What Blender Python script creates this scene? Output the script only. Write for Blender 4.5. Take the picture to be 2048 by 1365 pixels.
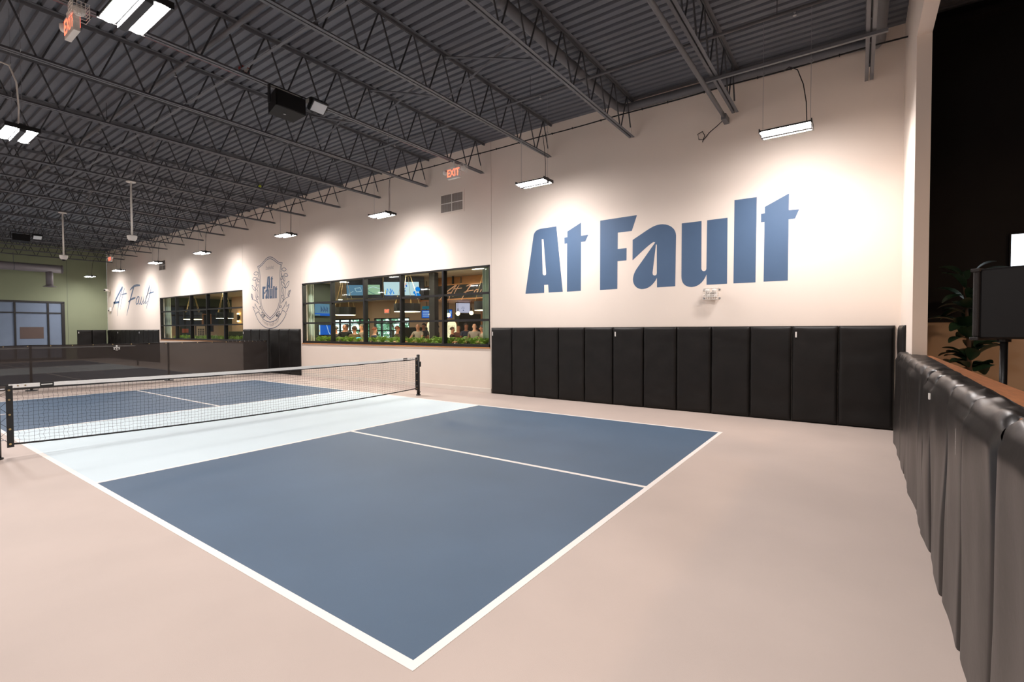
import bpy, bmesh, math, random
from mathutils import Vector, Matrix, noise as mnoise

for o in list(bpy.data.objects):
    bpy.data.objects.remove(o)
SC = bpy.context.scene
COL = SC.collection
random.seed(7)

# ------------------------------------------------------------------ camera, world, exposure
CAM = {"loc":[-1.47971,-1.60252,1.5258],"r":[0.5795,-0.81496,-0.00382],"u":[0.02227,0.01115,0.99969],"f":[0.81467,0.57941,-0.02461],"fpx":974.043}
cd = bpy.data.cameras.new('camera')
cd.sensor_width = 36.0
cd.lens = CAM['fpx'] / 2048.0 * 36.0
cd.clip_start, cd.clip_end = 0.02, 200.0
cam = bpy.data.objects.new('camera', cd)
COL.objects.link(cam)
r_, u_, f_ = (Vector(CAM[k]) for k in 'ruf')
cam.matrix_world = Matrix(((r_.x, u_.x, -f_.x, CAM['loc'][0]), (r_.y, u_.y, -f_.y, CAM['loc'][1]),
                           (r_.z, u_.z, -f_.z, CAM['loc'][2]), (0, 0, 0, 1)))
SC.camera = cam

world = bpy.data.worlds.new('daylight')
SC.world = world
world.use_nodes = True
bgn = world.node_tree.nodes['Background']
bgn.inputs['Color'].default_value = (0.80, 0.95, 0.98, 1)
bgn.inputs['Strength'].default_value = 3.0

SC.view_settings.view_transform = 'Standard'
SC.view_settings.look = 'None'
SC.view_settings.gamma = 1.0
SC.view_settings.use_curve_mapping = False
SC.view_settings.exposure = 0.0
cy = SC.cycles
cy.use_denoising = True
cy.max_bounces = 8
cy.diffuse_bounces = 5
cy.glossy_bounces = 3
cy.transmission_bounces = 4
cy.transparent_max_bounces = 24
cy.sample_clamp_indirect = 8.0
cy.caustics_reflective = False
cy.caustics_refractive = False
COURT_LED = 318.0      # radiance of the court fixtures' LED strips
BAR_GLOW = 1.0

# ------------------------------------------------------------------ materials
def lin(c):
    return tuple(((v / 255.0) / 12.92 if v <= 10 else ((v / 255.0 + 0.055) / 1.055) ** 2.4) for v in c)

MATS = {}
def M(name, rgb, rough=0.5, metal=0.0, spec=0.5, vary=0.0, vscale=3.0, bump=0.0, bscale=40.0, stretch=None):
    m = bpy.data.materials.new(name)
    m.use_nodes = True
    nt = m.node_tree
    b = nt.nodes['Principled BSDF']
    c = lin(rgb)
    b.inputs['Base Color'].default_value = (*c, 1)
    b.inputs['Roughness'].default_value = rough
    b.inputs['Metallic'].default_value = metal
    b.inputs['Specular IOR Level'].default_value = spec
    tc = nt.nodes.new('ShaderNodeTexCoord')
    mp = nt.nodes.new('ShaderNodeMapping')
    nt.links.new(tc.outputs['Object'], mp.inputs['Vector'])
    if stretch:
        mp.inputs['Scale'].default_value = stretch
    if vary > 0:
        n = nt.nodes.new('ShaderNodeTexNoise')
        n.inputs['Scale'].default_value = vscale
        n.inputs['Detail'].default_value = 6
        nt.links.new(mp.outputs['Vector'], n.inputs['Vector'])
        r = nt.nodes.new('ShaderNodeValToRGB')
        r.color_ramp.elements[0].position = 0.3
        r.color_ramp.elements[1].position = 0.72
        r.color_ramp.elements[0].color = (*[v * (1 - vary) for v in c], 1)
        r.color_ramp.elements[1].color = (*[min(1, v * (1 + vary)) for v in c], 1)
        nt.links.new(n.outputs['Fac'], r.inputs['Fac'])
        nt.links.new(r.outputs['Color'], b.inputs['Base Color'])
    if bump > 0:
        n2 = nt.nodes.new('ShaderNodeTexNoise')
        n2.inputs['Scale'].default_value = bscale
        n2.inputs['Detail'].default_value = 4
        nt.links.new(mp.outputs['Vector'], n2.inputs['Vector'])
        bp = nt.nodes.new('ShaderNodeBump')
        bp.inputs['Strength'].default_value = bump
        bp.inputs['Distance'].default_value = 0.01
        nt.links.new(n2.outputs['Fac'], bp.inputs['Height'])
        nt.links.new(bp.outputs['Normal'], b.inputs['Normal'])
    MATS[name] = m
    return m

def E_(name, rgb, strength):
    m = bpy.data.materials.new(name)
    m.use_nodes = True
    nt = m.node_tree
    nt.nodes.remove(nt.nodes['Principled BSDF'])
    e = nt.nodes.new('ShaderNodeEmission')
    e.inputs['Color'].default_value = (*lin(rgb), 1)
    e.inputs['Strength'].default_value = strength
    nt.links.new(e.outputs[0], nt.nodes['Material Output'].inputs['Surface'])
    MATS[name] = m
    return m

def see_through_mat(name, rgb, clear, rough=0.8, fresnel=False):
    m = bpy.data.materials.new(name)
    m.use_nodes = True
    nt = m.node_tree
    b = nt.nodes['Principled BSDF']
    b.inputs['Base Color'].default_value = (*lin(rgb), 1)
    b.inputs['Roughness'].default_value = rough
    t = nt.nodes.new('ShaderNodeBsdfTransparent')
    mx = nt.nodes.new('ShaderNodeMixShader')
    out = nt.nodes['Material Output']
    if fresnel:
        g = nt.nodes.new('ShaderNodeBsdfGlossy')
        g.inputs['Roughness'].default_value = 0.02
        t.inputs['Color'].default_value = (0.9, 0.94, 0.92, 1)
        lw_ = nt.nodes.new('ShaderNodeLayerWeight')
        pw = nt.nodes.new('ShaderNodeMath'); pw.operation = 'POWER'; pw.inputs[1].default_value = 5.0
        ml = nt.nodes.new('ShaderNodeMath'); ml.operation = 'MULTIPLY_ADD'; ml.inputs[1].default_value = 0.5; ml.inputs[2].default_value = 0.02
        nt.links.new(lw_.outputs['Facing'], pw.inputs[0])
        nt.links.new(pw.outputs[0], ml.inputs[0])
        nt.links.new(ml.outputs[0], mx.inputs[0])
        nt.links.new(t.outputs[0], mx.inputs[1])
        nt.links.new(g.outputs[0], mx.inputs[2])
    else:
        mx.inputs[0].default_value = 1 - clear
        nt.links.new(t.outputs[0], mx.inputs[1])
        nt.links.new(b.outputs[0], mx.inputs[2])
    nt.links.new(mx.outputs[0], out.inputs['Surface'])
    MATS[name] = m
    return m

cream = M('cream_wall_paint', (235, 222, 210), 0.75, spec=0.25, vary=0.012, vscale=1.5, bump=0.04, bscale=120)
green_wall = M('sage_wall_paint', (135, 143, 117), 0.7, spec=0.3, vary=0.02, vscale=1.5)
dark_wall = M('black_wall_paint', (30, 28, 28), 0.8, spec=0.2, vary=0.08)
beige_wall = M('beige_wall_paint', (190, 165, 140), 0.75, spec=0.25, vary=0.02)
white_trim = M('white_trim_paint', (232, 224, 214), 0.5)
taupe = M('taupe_court_coating', (191, 175, 165), 0.62, spec=0.4, vary=0.06, vscale=0.9, bump=0.12, bscale=220)
blue = M('navy_court_paint', (76, 97, 119), 0.58, spec=0.45, vary=0.07, vscale=1.1, bump=0.12, bscale=220)
pale = M('pale_blue_court_paint', (205, 219, 224), 0.6, spec=0.4, vary=0.025, vscale=1.1, bump=0.1, bscale=220)
line_w = M('white_line_paint', (240, 233, 226), 0.55, spec=0.4, vary=0.015)
logo_blue = M('blue_wall_lettering_paint', (76, 100, 130), 0.6, spec=0.4, vary=0.02)
crest_ink = M('grey_blue_crest_paint', (92, 100, 118), 0.6)
deck = M('grey_deck_paint', (102, 105, 112), 0.6, spec=0.3, vary=0.06, vscale=2)
steel = M('grey_steel_paint', (98, 99, 103), 0.5, spec=0.45, vary=0.05, vscale=4)
steel_d = M('dark_grey_steel_paint', (62, 63, 66), 0.5, spec=0.4)
vinyl = M('black_vinyl', (17, 14, 12), 0.5, spec=0.32, vary=0.35, vscale=4, bump=0.35, bscale=7)
vinyl_d = M('black_draped_vinyl', (29, 25, 23), 0.36, spec=0.55, vary=0.15, vscale=4, bump=0.25, bscale=7)
black = M('black_metal', (24, 23, 23), 0.4, spec=0.5)
black_plastic = M('black_plastic', (14, 12, 12), 0.5, spec=0.3)
grille_m = M('black_perforated_grille', (46, 41, 39), 0.55, bump=0.6, bscale=300)
white_plastic = M('white_plastic', (226, 222, 216), 0.45)
white_metal = M('white_painted_wire', (235, 231, 224), 0.4)
chrome = M('brass_and_chrome', (205, 180, 130), 0.3, metal=0.9)
silver = M('galvanised_steel', (150, 150, 152), 0.4, metal=0.7)
duct_m = M('grey_duct_paint', (112, 108, 112), 0.6)
red_paint = M('red_conduit_paint', (150, 42, 36), 0.5)
wood = M('varnished_wood', (170, 113, 76), 0.35, spec=0.5, vary=0.22, vscale=6, stretch=(1, 9, 9))
wood_l = M('light_oak', (186, 128, 74), 0.4, vary=0.15, vscale=6, stretch=(9, 1, 9))
cord_m = M('black_net_cord', (22, 21, 21), 0.7)
webbing = M('white_net_webbing', (228, 226, 222), 0.6, vary=0.03, vscale=60)
webbing_b = M('black_net_webbing', (26, 25, 25), 0.65)
ballm = M('yellow_green_plastic', (190, 205, 40), 0.45)
leaf_m = M('dark_green_leaf', (38, 62, 44), 0.35, spec=0.5, vary=0.2, vscale=8)
fern_m = M('bright_fern_green', (160, 190, 70), 0.5, vary=0.35, vscale=7)
bark_m = M('brown_bark', (80, 60, 44), 0.8, vary=0.2, vscale=12)
curtain_m = M('sage_curtain_fabric', (214, 222, 204), 0.85, vary=0.04)
film = M('frosted_blue_film', (120, 136, 158), 0.55, spec=0.4, vary=0.05, vscale=2)
brown_m = M('brown_sign_board', (92, 76, 70), 0.6)
bar_dark = M('charcoal_panel', (34, 36, 34), 0.6, vary=0.06)
bar_green = M('dark_green_panel', (58, 66, 54), 0.6, vary=0.06)
bar_beige = M('tan_wall_paint', (186, 158, 130), 0.7, vary=0.02)
bar_ceil = M('pale_ceiling_paint', (206, 202, 190), 0.8)
bar_floor = M('brown_floor', (140, 122, 106), 0.5, vary=0.1)
copper = M('copper_lettering', (222, 172, 140), 0.4, metal=0.0)
bush_m = M('outdoor_foliage', (140, 178, 150), 0.7, vary=0.4, vscale=6)
lawn_m = M('lawn', (90, 120, 70), 0.8, vary=0.2)
hedge_m = M('hedge_green', (34, 44, 26), 0.8, vary=0.4, vscale=20, bump=0.5, bscale=30)
glass = see_through_mat('clear_glass', (255, 255, 255), 0.9, fresnel=True)
screen_m = see_through_mat('black_windscreen_mesh', (44, 36, 32), 0.07)
led = E_('led_strip_glow', (255, 248, 246), COURT_LED)
exit_glow = E_('exit_letter_glow', (255, 92, 66), 4.0)
drum_glow = E_('drum_diffuser_glow', (255, 226, 180), 14.0 * BAR_GLOW)
globe_glow = E_('globe_lamp_glow', (255, 226, 165), 5.0 * BAR_GLOW)
down_glow = E_('ceiling_lamp_glow', (255, 242, 224), 480.0 * BAR_GLOW)
sconce_glow = E_('sconce_lamp_glow', (255, 196, 110), 30.0 * BAR_GLOW)
arch_glow = E_('backlit_panel_glow', (255, 236, 190), 1.5 * BAR_GLOW)
tv_white = E_('screen_white', (236, 246, 255), 2.6)
tv_pale = E_('screen_pale_blue', (206, 232, 240), 1.0)
tv_blue = E_('screen_blue', (30, 96, 200), 1.0)
tv_dots = E_('screen_azure', (20, 140, 235), 1.0)
tv_mid = E_('screen_slate_blue', (110, 150, 178), 0.8)
tv_court = E_('screen_court_green', (170, 205, 170), 0.9)
tv_teal = E_('screen_teal', (30, 110, 130), 0.7)
tv_yellow = E_('screen_yellow', (250, 205, 40), 1.0)
tv_red = E_('screen_red', (225, 70, 50), 1.0)
tv_lilac = E_('projected_lilac', (205, 200, 225), 0.9)
tv_navy = E_('projected_navy', (60, 80, 140), 0.6)
cyan_glow = E_('cyan_lamp_glow', (90, 220, 255), 3.0)

# ------------------------------------------------------------------ mesh helpers
class MB:
    def __init__(s):
        s.v, s.f, s.m = [], [], []
    def add(s, vs, fs, mi=0):
        k = len(s.v)
        s.v.extend(tuple(v) for v in vs)
        for f in fs:
            s.f.append([i + k for i in f])
            s.m.append(mi)
        return s
    def box(s, x0, x1, y0, y1, z0, z1, mi=0, bev=0.0):
        x0, x1 = min(x0, x1), max(x0, x1); y0, y1 = min(y0, y1), max(y0, y1); z0, z1 = min(z0, z1), max(z0, z1)
        if bev <= 0:
            v = [(x0, y0, z0), (x1, y0, z0), (x1, y1, z0), (x0, y1, z0), (x0, y0, z1), (x1, y0, z1), (x1, y1, z1), (x0, y1, z1)]
            f = [(0, 3, 2, 1), (4, 5, 6, 7), (0, 1, 5, 4), (1, 2, 6, 5), (2, 3, 7, 6), (3, 0, 4, 7)]
            return s.add(v, f, mi)
        bm = bmesh.new()
        bmesh.ops.create_cube(bm, size=1)
        for q in bm.verts:
            q.co = Vector(((x0 + x1) / 2 + q.co.x * (x1 - x0), (y0 + y1) / 2 + q.co.y * (y1 - y0), (z0 + z1) / 2 + q.co.z * (z1 - z0)))
        bmesh.ops.bevel(bm, geom=bm.edges[:], offset=bev, segments=2, affect='EDGES', profile=0.5)
        bm.verts.index_update()
        s.add([q.co[:] for q in bm.verts], [[q.index for q in f.verts] for f in bm.faces], mi)
        bm.free()
        return s
    def tube(s, pts, r, n=8, mi=0, caps=True):
        pts = [Vector(p) for p in pts]
        rs = r if isinstance(r, (list, tuple)) else [r] * len(pts)
        vs, fs = [], []
        up = None
        for i, p in enumerate(pts):
            d = (pts[min(i + 1, len(pts) - 1)] - pts[max(i - 1, 0)])
            d = d.normalized() if d.length > 1e-9 else Vector((0, 0, 1))
            if up is None or abs(up.dot(d)) > 0.98:
                up = Vector((0, 0, 1)) if abs(d.z) < 0.9 else Vector((1, 0, 0))
            a = d.cross(up).normalized(); b = d.cross(a)
            for k in range(n):
                t = 2 * math.pi * k / n
                vs.append(p + (a * math.cos(t) + b * math.sin(t)) * rs[i])
        for i in range(len(pts) - 1):
            for k in range(n):
                fs.append((i * n + k, i * n + (k + 1) % n, (i + 1) * n + (k + 1) % n, (i + 1) * n + k))
        if caps:
            fs.append(tuple(range(n - 1, -1, -1))); fs.append(tuple(range((len(pts) - 1) * n, len(pts) * n)))
        return s.add(vs, fs, mi)
    def lathe(s, prof, n=20, c=(0, 0, 0), mi=0):
        vs, fs = [], []
        for r, z in prof:
            for k in range(n):
                t = 2 * math.pi * k / n
                vs.append((c[0] + r * math.cos(t), c[1] + r * math.sin(t), c[2] + z))
        for i in range(len(prof) - 1):
            for k in range(n):
                fs.append((i * n + k, i * n + (k + 1) % n, (i + 1) * n + (k + 1) % n, (i + 1) * n + k))
        fs.append(tuple(range(n - 1, -1, -1))); fs.append(tuple(range((len(prof) - 1) * n, len(prof) * n)))
        return s.add(vs, fs, mi)
    def grid(s, fn, nu, nv, mi=0):
        vs = [fn(i / nu, j / nv) for j in range(nv + 1) for i in range(nu + 1)]
        fs = [(j * (nu + 1) + i, j * (nu + 1) + i + 1, (j + 1) * (nu + 1) + i + 1, (j + 1) * (nu + 1) + i) for j in range(nv) for i in range(nu)]
        return s.add(vs, fs, mi)
    def ribbon(s, pts, ws, fr, t=0.0, mi=0):
        """flat stroke: pts (a,b) with widths; fr maps (a,b) to 3D"""
        L, R = [], []
        for i, p in enumerate(pts):
            q0 = pts[max(i - 1, 0)]; q1 = pts[min(i + 1, len(pts) - 1)]
            dx, dy = q1[0] - q0[0], q1[1] - q0[1]
            l = math.hypot(dx, dy) or 1
            nx, ny = -dy / l, dx / l
            w = ws[i] if isinstance(ws, (list, tuple)) else ws
            L.append(fr(p[0] + nx * w / 2, p[1] + ny * w / 2)); R.append(fr(p[0] - nx * w / 2, p[1] - ny * w / 2))
        n = len(pts)
        return s.add(L + R, [(i, i + 1, n + i + 1, n + i) for i in range(n - 1)], mi)
    def rings(s, rs, fr, mi=0):
        bm = bmesh.new()
        es = []
        for ring in rs:
            clean = [ring[0]]
            for q in ring[1:]:
                if math.hypot(q[0] - clean[-1][0], q[1] - clean[-1][1]) > 0.002:
                    clean.append(q)
            if math.hypot(clean[0][0] - clean[-1][0], clean[0][1] - clean[-1][1]) < 0.002:
                clean.pop()
            vs = [bm.verts.new((q[0], q[1], 0)) for q in clean]
            for i in range(len(vs)):
                es.append(bm.edges.new((vs[i], vs[(i + 1) % len(vs)])))
        bmesh.ops.triangle_fill(bm, use_beauty=True, use_dissolve=False, edges=es)
        bm.verts.index_update()
        s.add([fr(q.co.x, q.co.y) for q in bm.verts], [[q.index for q in f.verts] for f in bm.faces], mi)
        bm.free()
        return s
    def sphere(s, c, r, n=12, m=8, mi=0, sc=(1, 1, 1)):
        vs, fs = [], []
        for j in range(m + 1):
            ph = math.pi * j / m
            for k in range(n):
                t = 2 * math.pi * k / n
                vs.append((c[0] + r * sc[0] * math.sin(ph) * math.cos(t), c[1] + r * sc[1] * math.sin(ph) * math.sin(t), c[2] + r * sc[2] * math.cos(ph)))
        for j in range(m):
            for k in range(n):
                fs.append((j * n + k, (j + 1) * n + k, (j + 1) * n + (k + 1) % n, j * n + (k + 1) % n))
        return s.add(vs, fs, mi)
    def mesh(s, name, mats, smooth=False):
        me = bpy.data.meshes.new(name)
        me.from_pydata(s.v, [], s.f)
        for m in (mats if isinstance(mats, (list, tuple)) else [mats]):
            me.materials.append(m)
        if len(me.materials) > 1:
            me.polygons.foreach_set('material_index', s.m)
        if smooth:
            me.polygons.foreach_set('use_smooth', [True] * len(me.polygons))
        me.update()
        return me

def loc_of(o):
    v = Vector((0, 0, 0))
    while o is not None:
        v += o.location
        o = o.parent
    return v

def part(name, mb, mats, parent=None, smooth=False, label=None, kind=None, world=True):
    """one mesh object; vertices given in world coordinates unless world=False"""
    me = mb.mesh(name, mats, smooth) if isinstance(mb, MB) else mb
    o = bpy.data.objects.new(name, me)
    COL.objects.link(o)
    if parent is not None:
        o.parent = parent
        if world:
            me.transform(Matrix.Translation(-loc_of(parent)))
    if label: o['label'] = label
    if kind: o['kind'] = kind
    return o

def thing(name, label, cat, loc=(0, 0, 0), group=None, rz=0.0):
    o = bpy.data.objects.new(name, None)
    COL.objects.link(o)
    o.empty_display_size = 0.1
    o.location = loc
    o.rotation_euler = (0, 0, rz)
    o['label'] = label; o['category'] = cat
    if group: o['group'] = group
    return o

def tag(o, label, cat, group=None):
    o['label'] = label; o['category'] = cat
    if group: o['group'] = group
    return o

def copy_tree(o, parent=None):
    c = o.copy(); COL.objects.link(c)
    if parent is not None: c.parent = parent
    for ch in list(o.children): copy_tree(ch, c)
    return c

def struct(name, mb=None, mats=None, loc=(0, 0, 0), smooth=False):
    if mb is None:
        o = bpy.data.objects.new(name, None); COL.objects.link(o); o.location = loc
    else:
        o = part(name, mb, mats, smooth=smooth)
    o['kind'] = 'structure'
    return o

def text_mesh(txt, size=1.0, shear=0.0, bold=0.0, align='CENTER'):
    cu = bpy.data.curves.new('lettering', 'FONT')
    cu.body = txt; cu.size = size; cu.shear = shear; cu.offset = bold
    cu.align_x = align; cu.align_y = 'CENTER'
    o = bpy.data.objects.new('lettering', cu)
    COL.objects.link(o)
    dg = bpy.context.evaluated_depsgraph_get()
    me = bpy.data.meshes.new_from_object(o.evaluated_get(dg))
    v = [q.co.copy() for q in me.vertices]; f = [list(p.vertices) for p in me.polygons]
    bpy.data.objects.remove(o); bpy.data.curves.remove(cu); bpy.data.meshes.remove(me)
    return v, f

ORD = ['first', 'second', 'third', 'fourth', 'fifth', 'sixth', 'seventh', 'eighth', 'ninth', 'tenth', 'eleventh', 'twelfth', 'thirteenth',
       'fourteenth', 'fifteenth', 'sixteenth', 'seventeenth', 'eighteenth', 'nineteenth', 'twentieth']

# ------------------------------------------------------------------ people (grown first: the scene is still small)
def person_mesh_job(H, pose, seated=False):
    h = H
    V, Eg, R, T = [], [], [], []
    def j(p, r, t, par=None):
        V.append(p); R.append(r); T.append(t)
        if par is not None: Eg.append((par, len(V) - 1))
        return len(V) - 1
    pel = j((0, 0, .53 * h), .078 * h, 'bottom')
    sp = j((0, 0, .62 * h), .070 * h, 'top', pel)
    ch = j((0, .005 * h, .735 * h), .080 * h, 'top', sp)
    nb = j((0, 0, .825 * h), .036 * h, 'top', ch)
    nk = j((0, .008 * h, .865 * h), .030 * h, 'skin', nb)
    hd = j((0, .018 * h, .905 * h), .044 * h, 'skin', nk)
    ht = j((0, .012 * h, .955 * h), .046 * h, 'skin', hd)
    j((0, .008 * h, .985 * h), .024 * h, 'skin', ht)
    j((0, .073 * h, .918 * h), .006 * h, 'skin', hd)
    for s in (-1, 1):
        j((s * .05 * h, .01 * h, .925 * h), .008 * h, 'skin', hd)
        sh = j((s * .108 * h, 0, .802 * h), .036 * h, 'top', ch)
        a = pose[0 if s < 0 else 1]
        el = Vector((s * .108 * h, 0, .802 * h)) + Vector((s * a[0][0], a[0][1], a[0][2])).normalized() * .172 * h
        wr = el + Vector((s * a[1][0], a[1][1], a[1][2])).normalized() * .15 * h
        m_ = (Vector((s * .108 * h, 0, .802 * h)) * .45 + el * .55)
        mi_ = j(m_[:], .028 * h, 'top', sh)
        e_ = j(el[:], .022 * h, 'skin', mi_)
        w_ = j(wr[:], .015 * h, 'skin', e_)
        d = (wr - el).normalized()
        pm = wr + d * .045 * h
        p_ = j(pm[:], .017 * h, 'skin', w_)
        side = d.cross(Vector((1, 0, 0)));
        side = side.normalized() if side.length > .1 else Vector((0, 1, 0))
        curl = Vector((-s, 0, 0))
        for k, L in enumerate((.040, .046, .043, .034)):
            o1 = pm + d * L * .55 * h + side * (k - 1.5) * .0105 * h
            f1 = j(o1[:], .0052 * h, 'skin', p_)
            j((o1 + (d * .7 + curl * .5).normalized() * L * .6 * h)[:], .0045 * h, 'skin', f1)
        t1 = j((wr + d * .02 * h - side * .026 * h)[:], .0062 * h, 'skin', w_)
        j((wr + d * .05 * h - side * .034 * h + curl * .008 * h)[:], .0052 * h, 'skin', t1)
        hp = j((s * .052 * h, 0, .49 * h), .060 * h, 'bottom', pel)
        kn = j((s * .055 * h, .012 * h, .285 * h), .037 * h, 'bottom', hp)
        ca = j((s * .056 * h, -.012 * h, .20 * h), .034 * h, 'bottom', kn)
        an = j((s * .058 * h, -.008 * h, .045 * h), .023 * h, 'bottom', ca)
        j((s * .064 * h, .085 * h, .02 * h), .020 * h, 'shoe', an)
    me = bpy.data.meshes.new('person')
    me.from_pydata(V, Eg, [])
    o = bpy.data.objects.new('person_skeleton', me)
    COL.objects.link(o)
    md = o.modifiers.new('skin', 'SKIN')
    md.use_smooth_shade = True
    sv = me.skin_vertices[0].data
    for i in range(len(V)):
        fx = 1.25 if T[i] in ('top', 'bottom') and abs(V[i][0]) < 1e-6 else 1.0
        sv[i].radius = (R[i] * fx, R[i] * (.8 if fx > 1 else 1.0))
        sv[i].use_root = (i == 0)
    sb = o.modifiers.new('sub', 'SUBSURF'); sb.levels = 1; sb.render_levels = 1
    return o, V, T, Eg

ARM_DOWN = ((.10, -.02, -1), (.05, .25, -1))
ARM_HOLD = ((.15, .05, -1), (-.35, 1, .12))
ARM_REACH = ((.2, .6, -.8), (-.1, 1, -.15))
ARM_POCKET = ((.35, -.15, -1), (-.35, .35, -1))
ARM_CROSS = ((.2, .2, -1), (-1, .55, .15))
POSES = [(ARM_DOWN, ARM_HOLD), (ARM_HOLD, ARM_HOLD), (ARM_REACH, ARM_HOLD), (ARM_POCKET, ARM_DOWN), (ARM_CROSS, ARM_CROSS), (ARM_REACH, ARM_REACH)]
SKIN = [M('warm_skin', (196, 136, 104), 0.55), M('tan_skin', (160, 104, 76), 0.55), M('fair_skin', (214, 160, 130), 0.55)]
HAIR = {'dark': M('dark_hair', (34, 26, 22), 0.6), 'brown': M('brown_hair', (78, 48, 30), 0.6), 'auburn': M('auburn_hair', (132, 68, 34), 0.6), 'grey': M('grey_hair', (150, 140, 128), 0.6)}
eye_m = M('dark_eye', (24, 20, 18), 0.3)
SHOE = M('dark_shoe', (30, 28, 27), 0.5)
def CL(name, rgb): return M(name + '_cloth', rgb, 0.85, vary=0.06, vscale=10)
PEOPLE = [  # x, y, heading, height, pose, top, bottom, hair, skin, label
    (9.55, 14.31, 1.0, 1.66, 0, 'charcoal', (46, 43, 42), 'navy', 'dark', 0, 'person with dark hair and charcoal top at the end of the standing party'),
    (10.60, 15.26, 2.4, 1.76, 1, 'black', (26, 25, 26), 'navy', 'bald', 0, 'bald person in a black shirt standing before the daylight windows'),
    (11.30, 16.10, -0.9, 1.78, 2, 'jet', (20, 20, 22), 'grey', 'dark', 1, 'person in jet black shirt and black hair facing the bald black-shirted one'),
    (9.32, 12.90, -0.3, 1.66, 1, 'olive', (98, 82, 50), 'navy', 'brown', 0, 'person in an olive brown top holding something above the ferns'),
    (10.37, 13.85, 1.4, 1.74, 0, 'stone', (150, 140, 130), 'grey', 'grey', 2, 'person in a stone grey shirt half hidden by the second mullion'),
    (9.90, 12.55, -1.8, 1.62, 1, 'denim', (48, 60, 84), 'navy', 'auburn', 2, 'auburn haired person in a denim blue tee by the wooden high table'),
    (11.14, 12.76, -2.0, 1.66, 4, 'umber', (84, 66, 52), 'grey', 'auburn', 0, 'person in an umber top standing before the dark hedge planter'),
    (12.31, 12.84, 1.9, 1.76, 5, 'white', (196, 186, 172), 'grey', 'bald', 2, 'bald person in pale shirt reaching both arms towards the table'),
    (13.59, 13.81, 1.7, 1.80, 0, 'ink', (34, 32, 34), 'navy', 'dark', 1, 'tall dark haired person in an ink black jacket by the glowing arch'),
    (13.04, 12.50, 0.5, 1.72, 3, 'soot', (24, 23, 24), 'navy', 'dark', 1, 'person in soot black clothes behind the black column'),
    (12.36, 11.05, -2.6, 1.62, 2, 'cocoa', (64, 40, 34), 'navy', 'brown', 0, 'brown haired person in cocoa top with bare forearms by the second arch'),
    (13.90, 12.10, -1.2, 1.70, 1, 'rust', (110, 66, 50), 'grey', 'bald', 0, 'bald person in a rust brown shirt beneath the round globe lamps'),
    (13.28, 11.14, 2.7, 1.78, 0, 'navy', (44, 52, 76), 'navy', 'dark', 1, 'black haired person in a navy shirt seen from behind'),
    (12.55, 10.10, -1.0, 1.76, 2, 'ash', (158, 146, 136), 'grey', 'bald', 2, 'bald person in an ash grey tee with one arm stretched out'),
    (14.50, 11.60, 1.2, 1.60, 1, 'plum', (84, 50, 54), 'navy', 'dark', 0, 'short dark haired person in a plum top between two grey shirts'),
    (11.47, 8.84, 0.9, 1.68, 1, 'khaki', (136, 124, 106), 'navy', 'dark', 1, 'broad person in a khaki polo nearest the pale curtain edge'),
]
jobs = []
for i, q in enumerate(PEOPLE):
    jobs.append(person_mesh_job(q[3], POSES[q[4]]))
BOTTOMS = {'navy': CL('navy_trouser', (36, 40, 54)), 'grey': CL('grey_trouser', (84, 80, 76))}
dg = bpy.context.evaluated_depsgraph_get()
for q, (o, V, T, Eg) in zip(PEOPLE, jobs):
    me = bpy.data.meshes.new_from_object(o.evaluated_get(dg))
    top = CL(q[5], q[6]); sk = SKIN[q[9]]
    me.materials.clear()
    for m in (sk, top, BOTTOMS[q[7]], SHOE): me.materials.append(m)
    VV = [Vector(v) for v in V]
    segs = [(VV[a], VV[b], T[b], b) for a, b in Eg]
    mi = []
    for p in me.polygons:
        best, bt = 1e9, 'top'
        for a, b, t, _ in segs:
            d = b - a; L2 = d.length_squared or 1e-9
            k = max(0, min(1, (p.center - a).dot(d) / L2))
            dd = (p.center - (a + d * k)).length
            if dd < best: best, bt = dd, t
        mi.append({'skin': 0, 'top': 1, 'bottom': 2, 'shoe': 3}[bt])
    me.polygons.foreach_set('material_index', mi)
    me.polygons.foreach_set('use_smooth', [True] * len(me.polygons))
    bpy.data.objects.remove(o)
    root = thing('person', q[10], 'person', (q[0], q[1], 0), rz=q[2])
    part('body', me, None, root, world=False)
    h = q[3]
    if q[8] != 'bald':
        hb = MB()
        def cap(u, v, h=h):
            ph = v * 1.75; t = u * 2 * math.pi
            r = .0585 * h
            z = .94 * h + math.cos(ph) * r * 1.02
            x = math.sin(ph) * math.cos(t) * r * .95; y = math.sin(ph) * math.sin(t) * r * 1.08 + .010 * h
            if y > .03 * h and z < .955 * h: y, z = .03 * h, .955 * h
            return (x, y - .004 * h, z)
        hb.grid(cap, 18, 10)
        part('hair', hb, HAIR[q[8]], root, smooth=True, world=False)
    for s in (-1, 1):
        part('eye', MB().sphere((s * .018 * h, .058 * h, .935 * h), .0055 * h, 8, 6), eye_m, root, smooth=True, world=False)
    mb_ = MB().box(-.012 * h, .012 * h, .054 * h, .060 * h, .893 * h, .897 * h)
    part('mouth', mb_, HAIR['auburn'], root, world=False)

# ------------------------------------------------------------------ the setting: floor and court paint
XW = 7.66              # lettered wall's face
ZD = 5.93              # underside of the steel deck
YG = 32.72             # green wall's face
XL = -10.4             # far side of the hall, outside the frame
YJ = -2.11             # return wall and half wall beside the camera
CW, CL_, LW, NV = 6.096, 13.4112, 0.0508, 4.572

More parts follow.
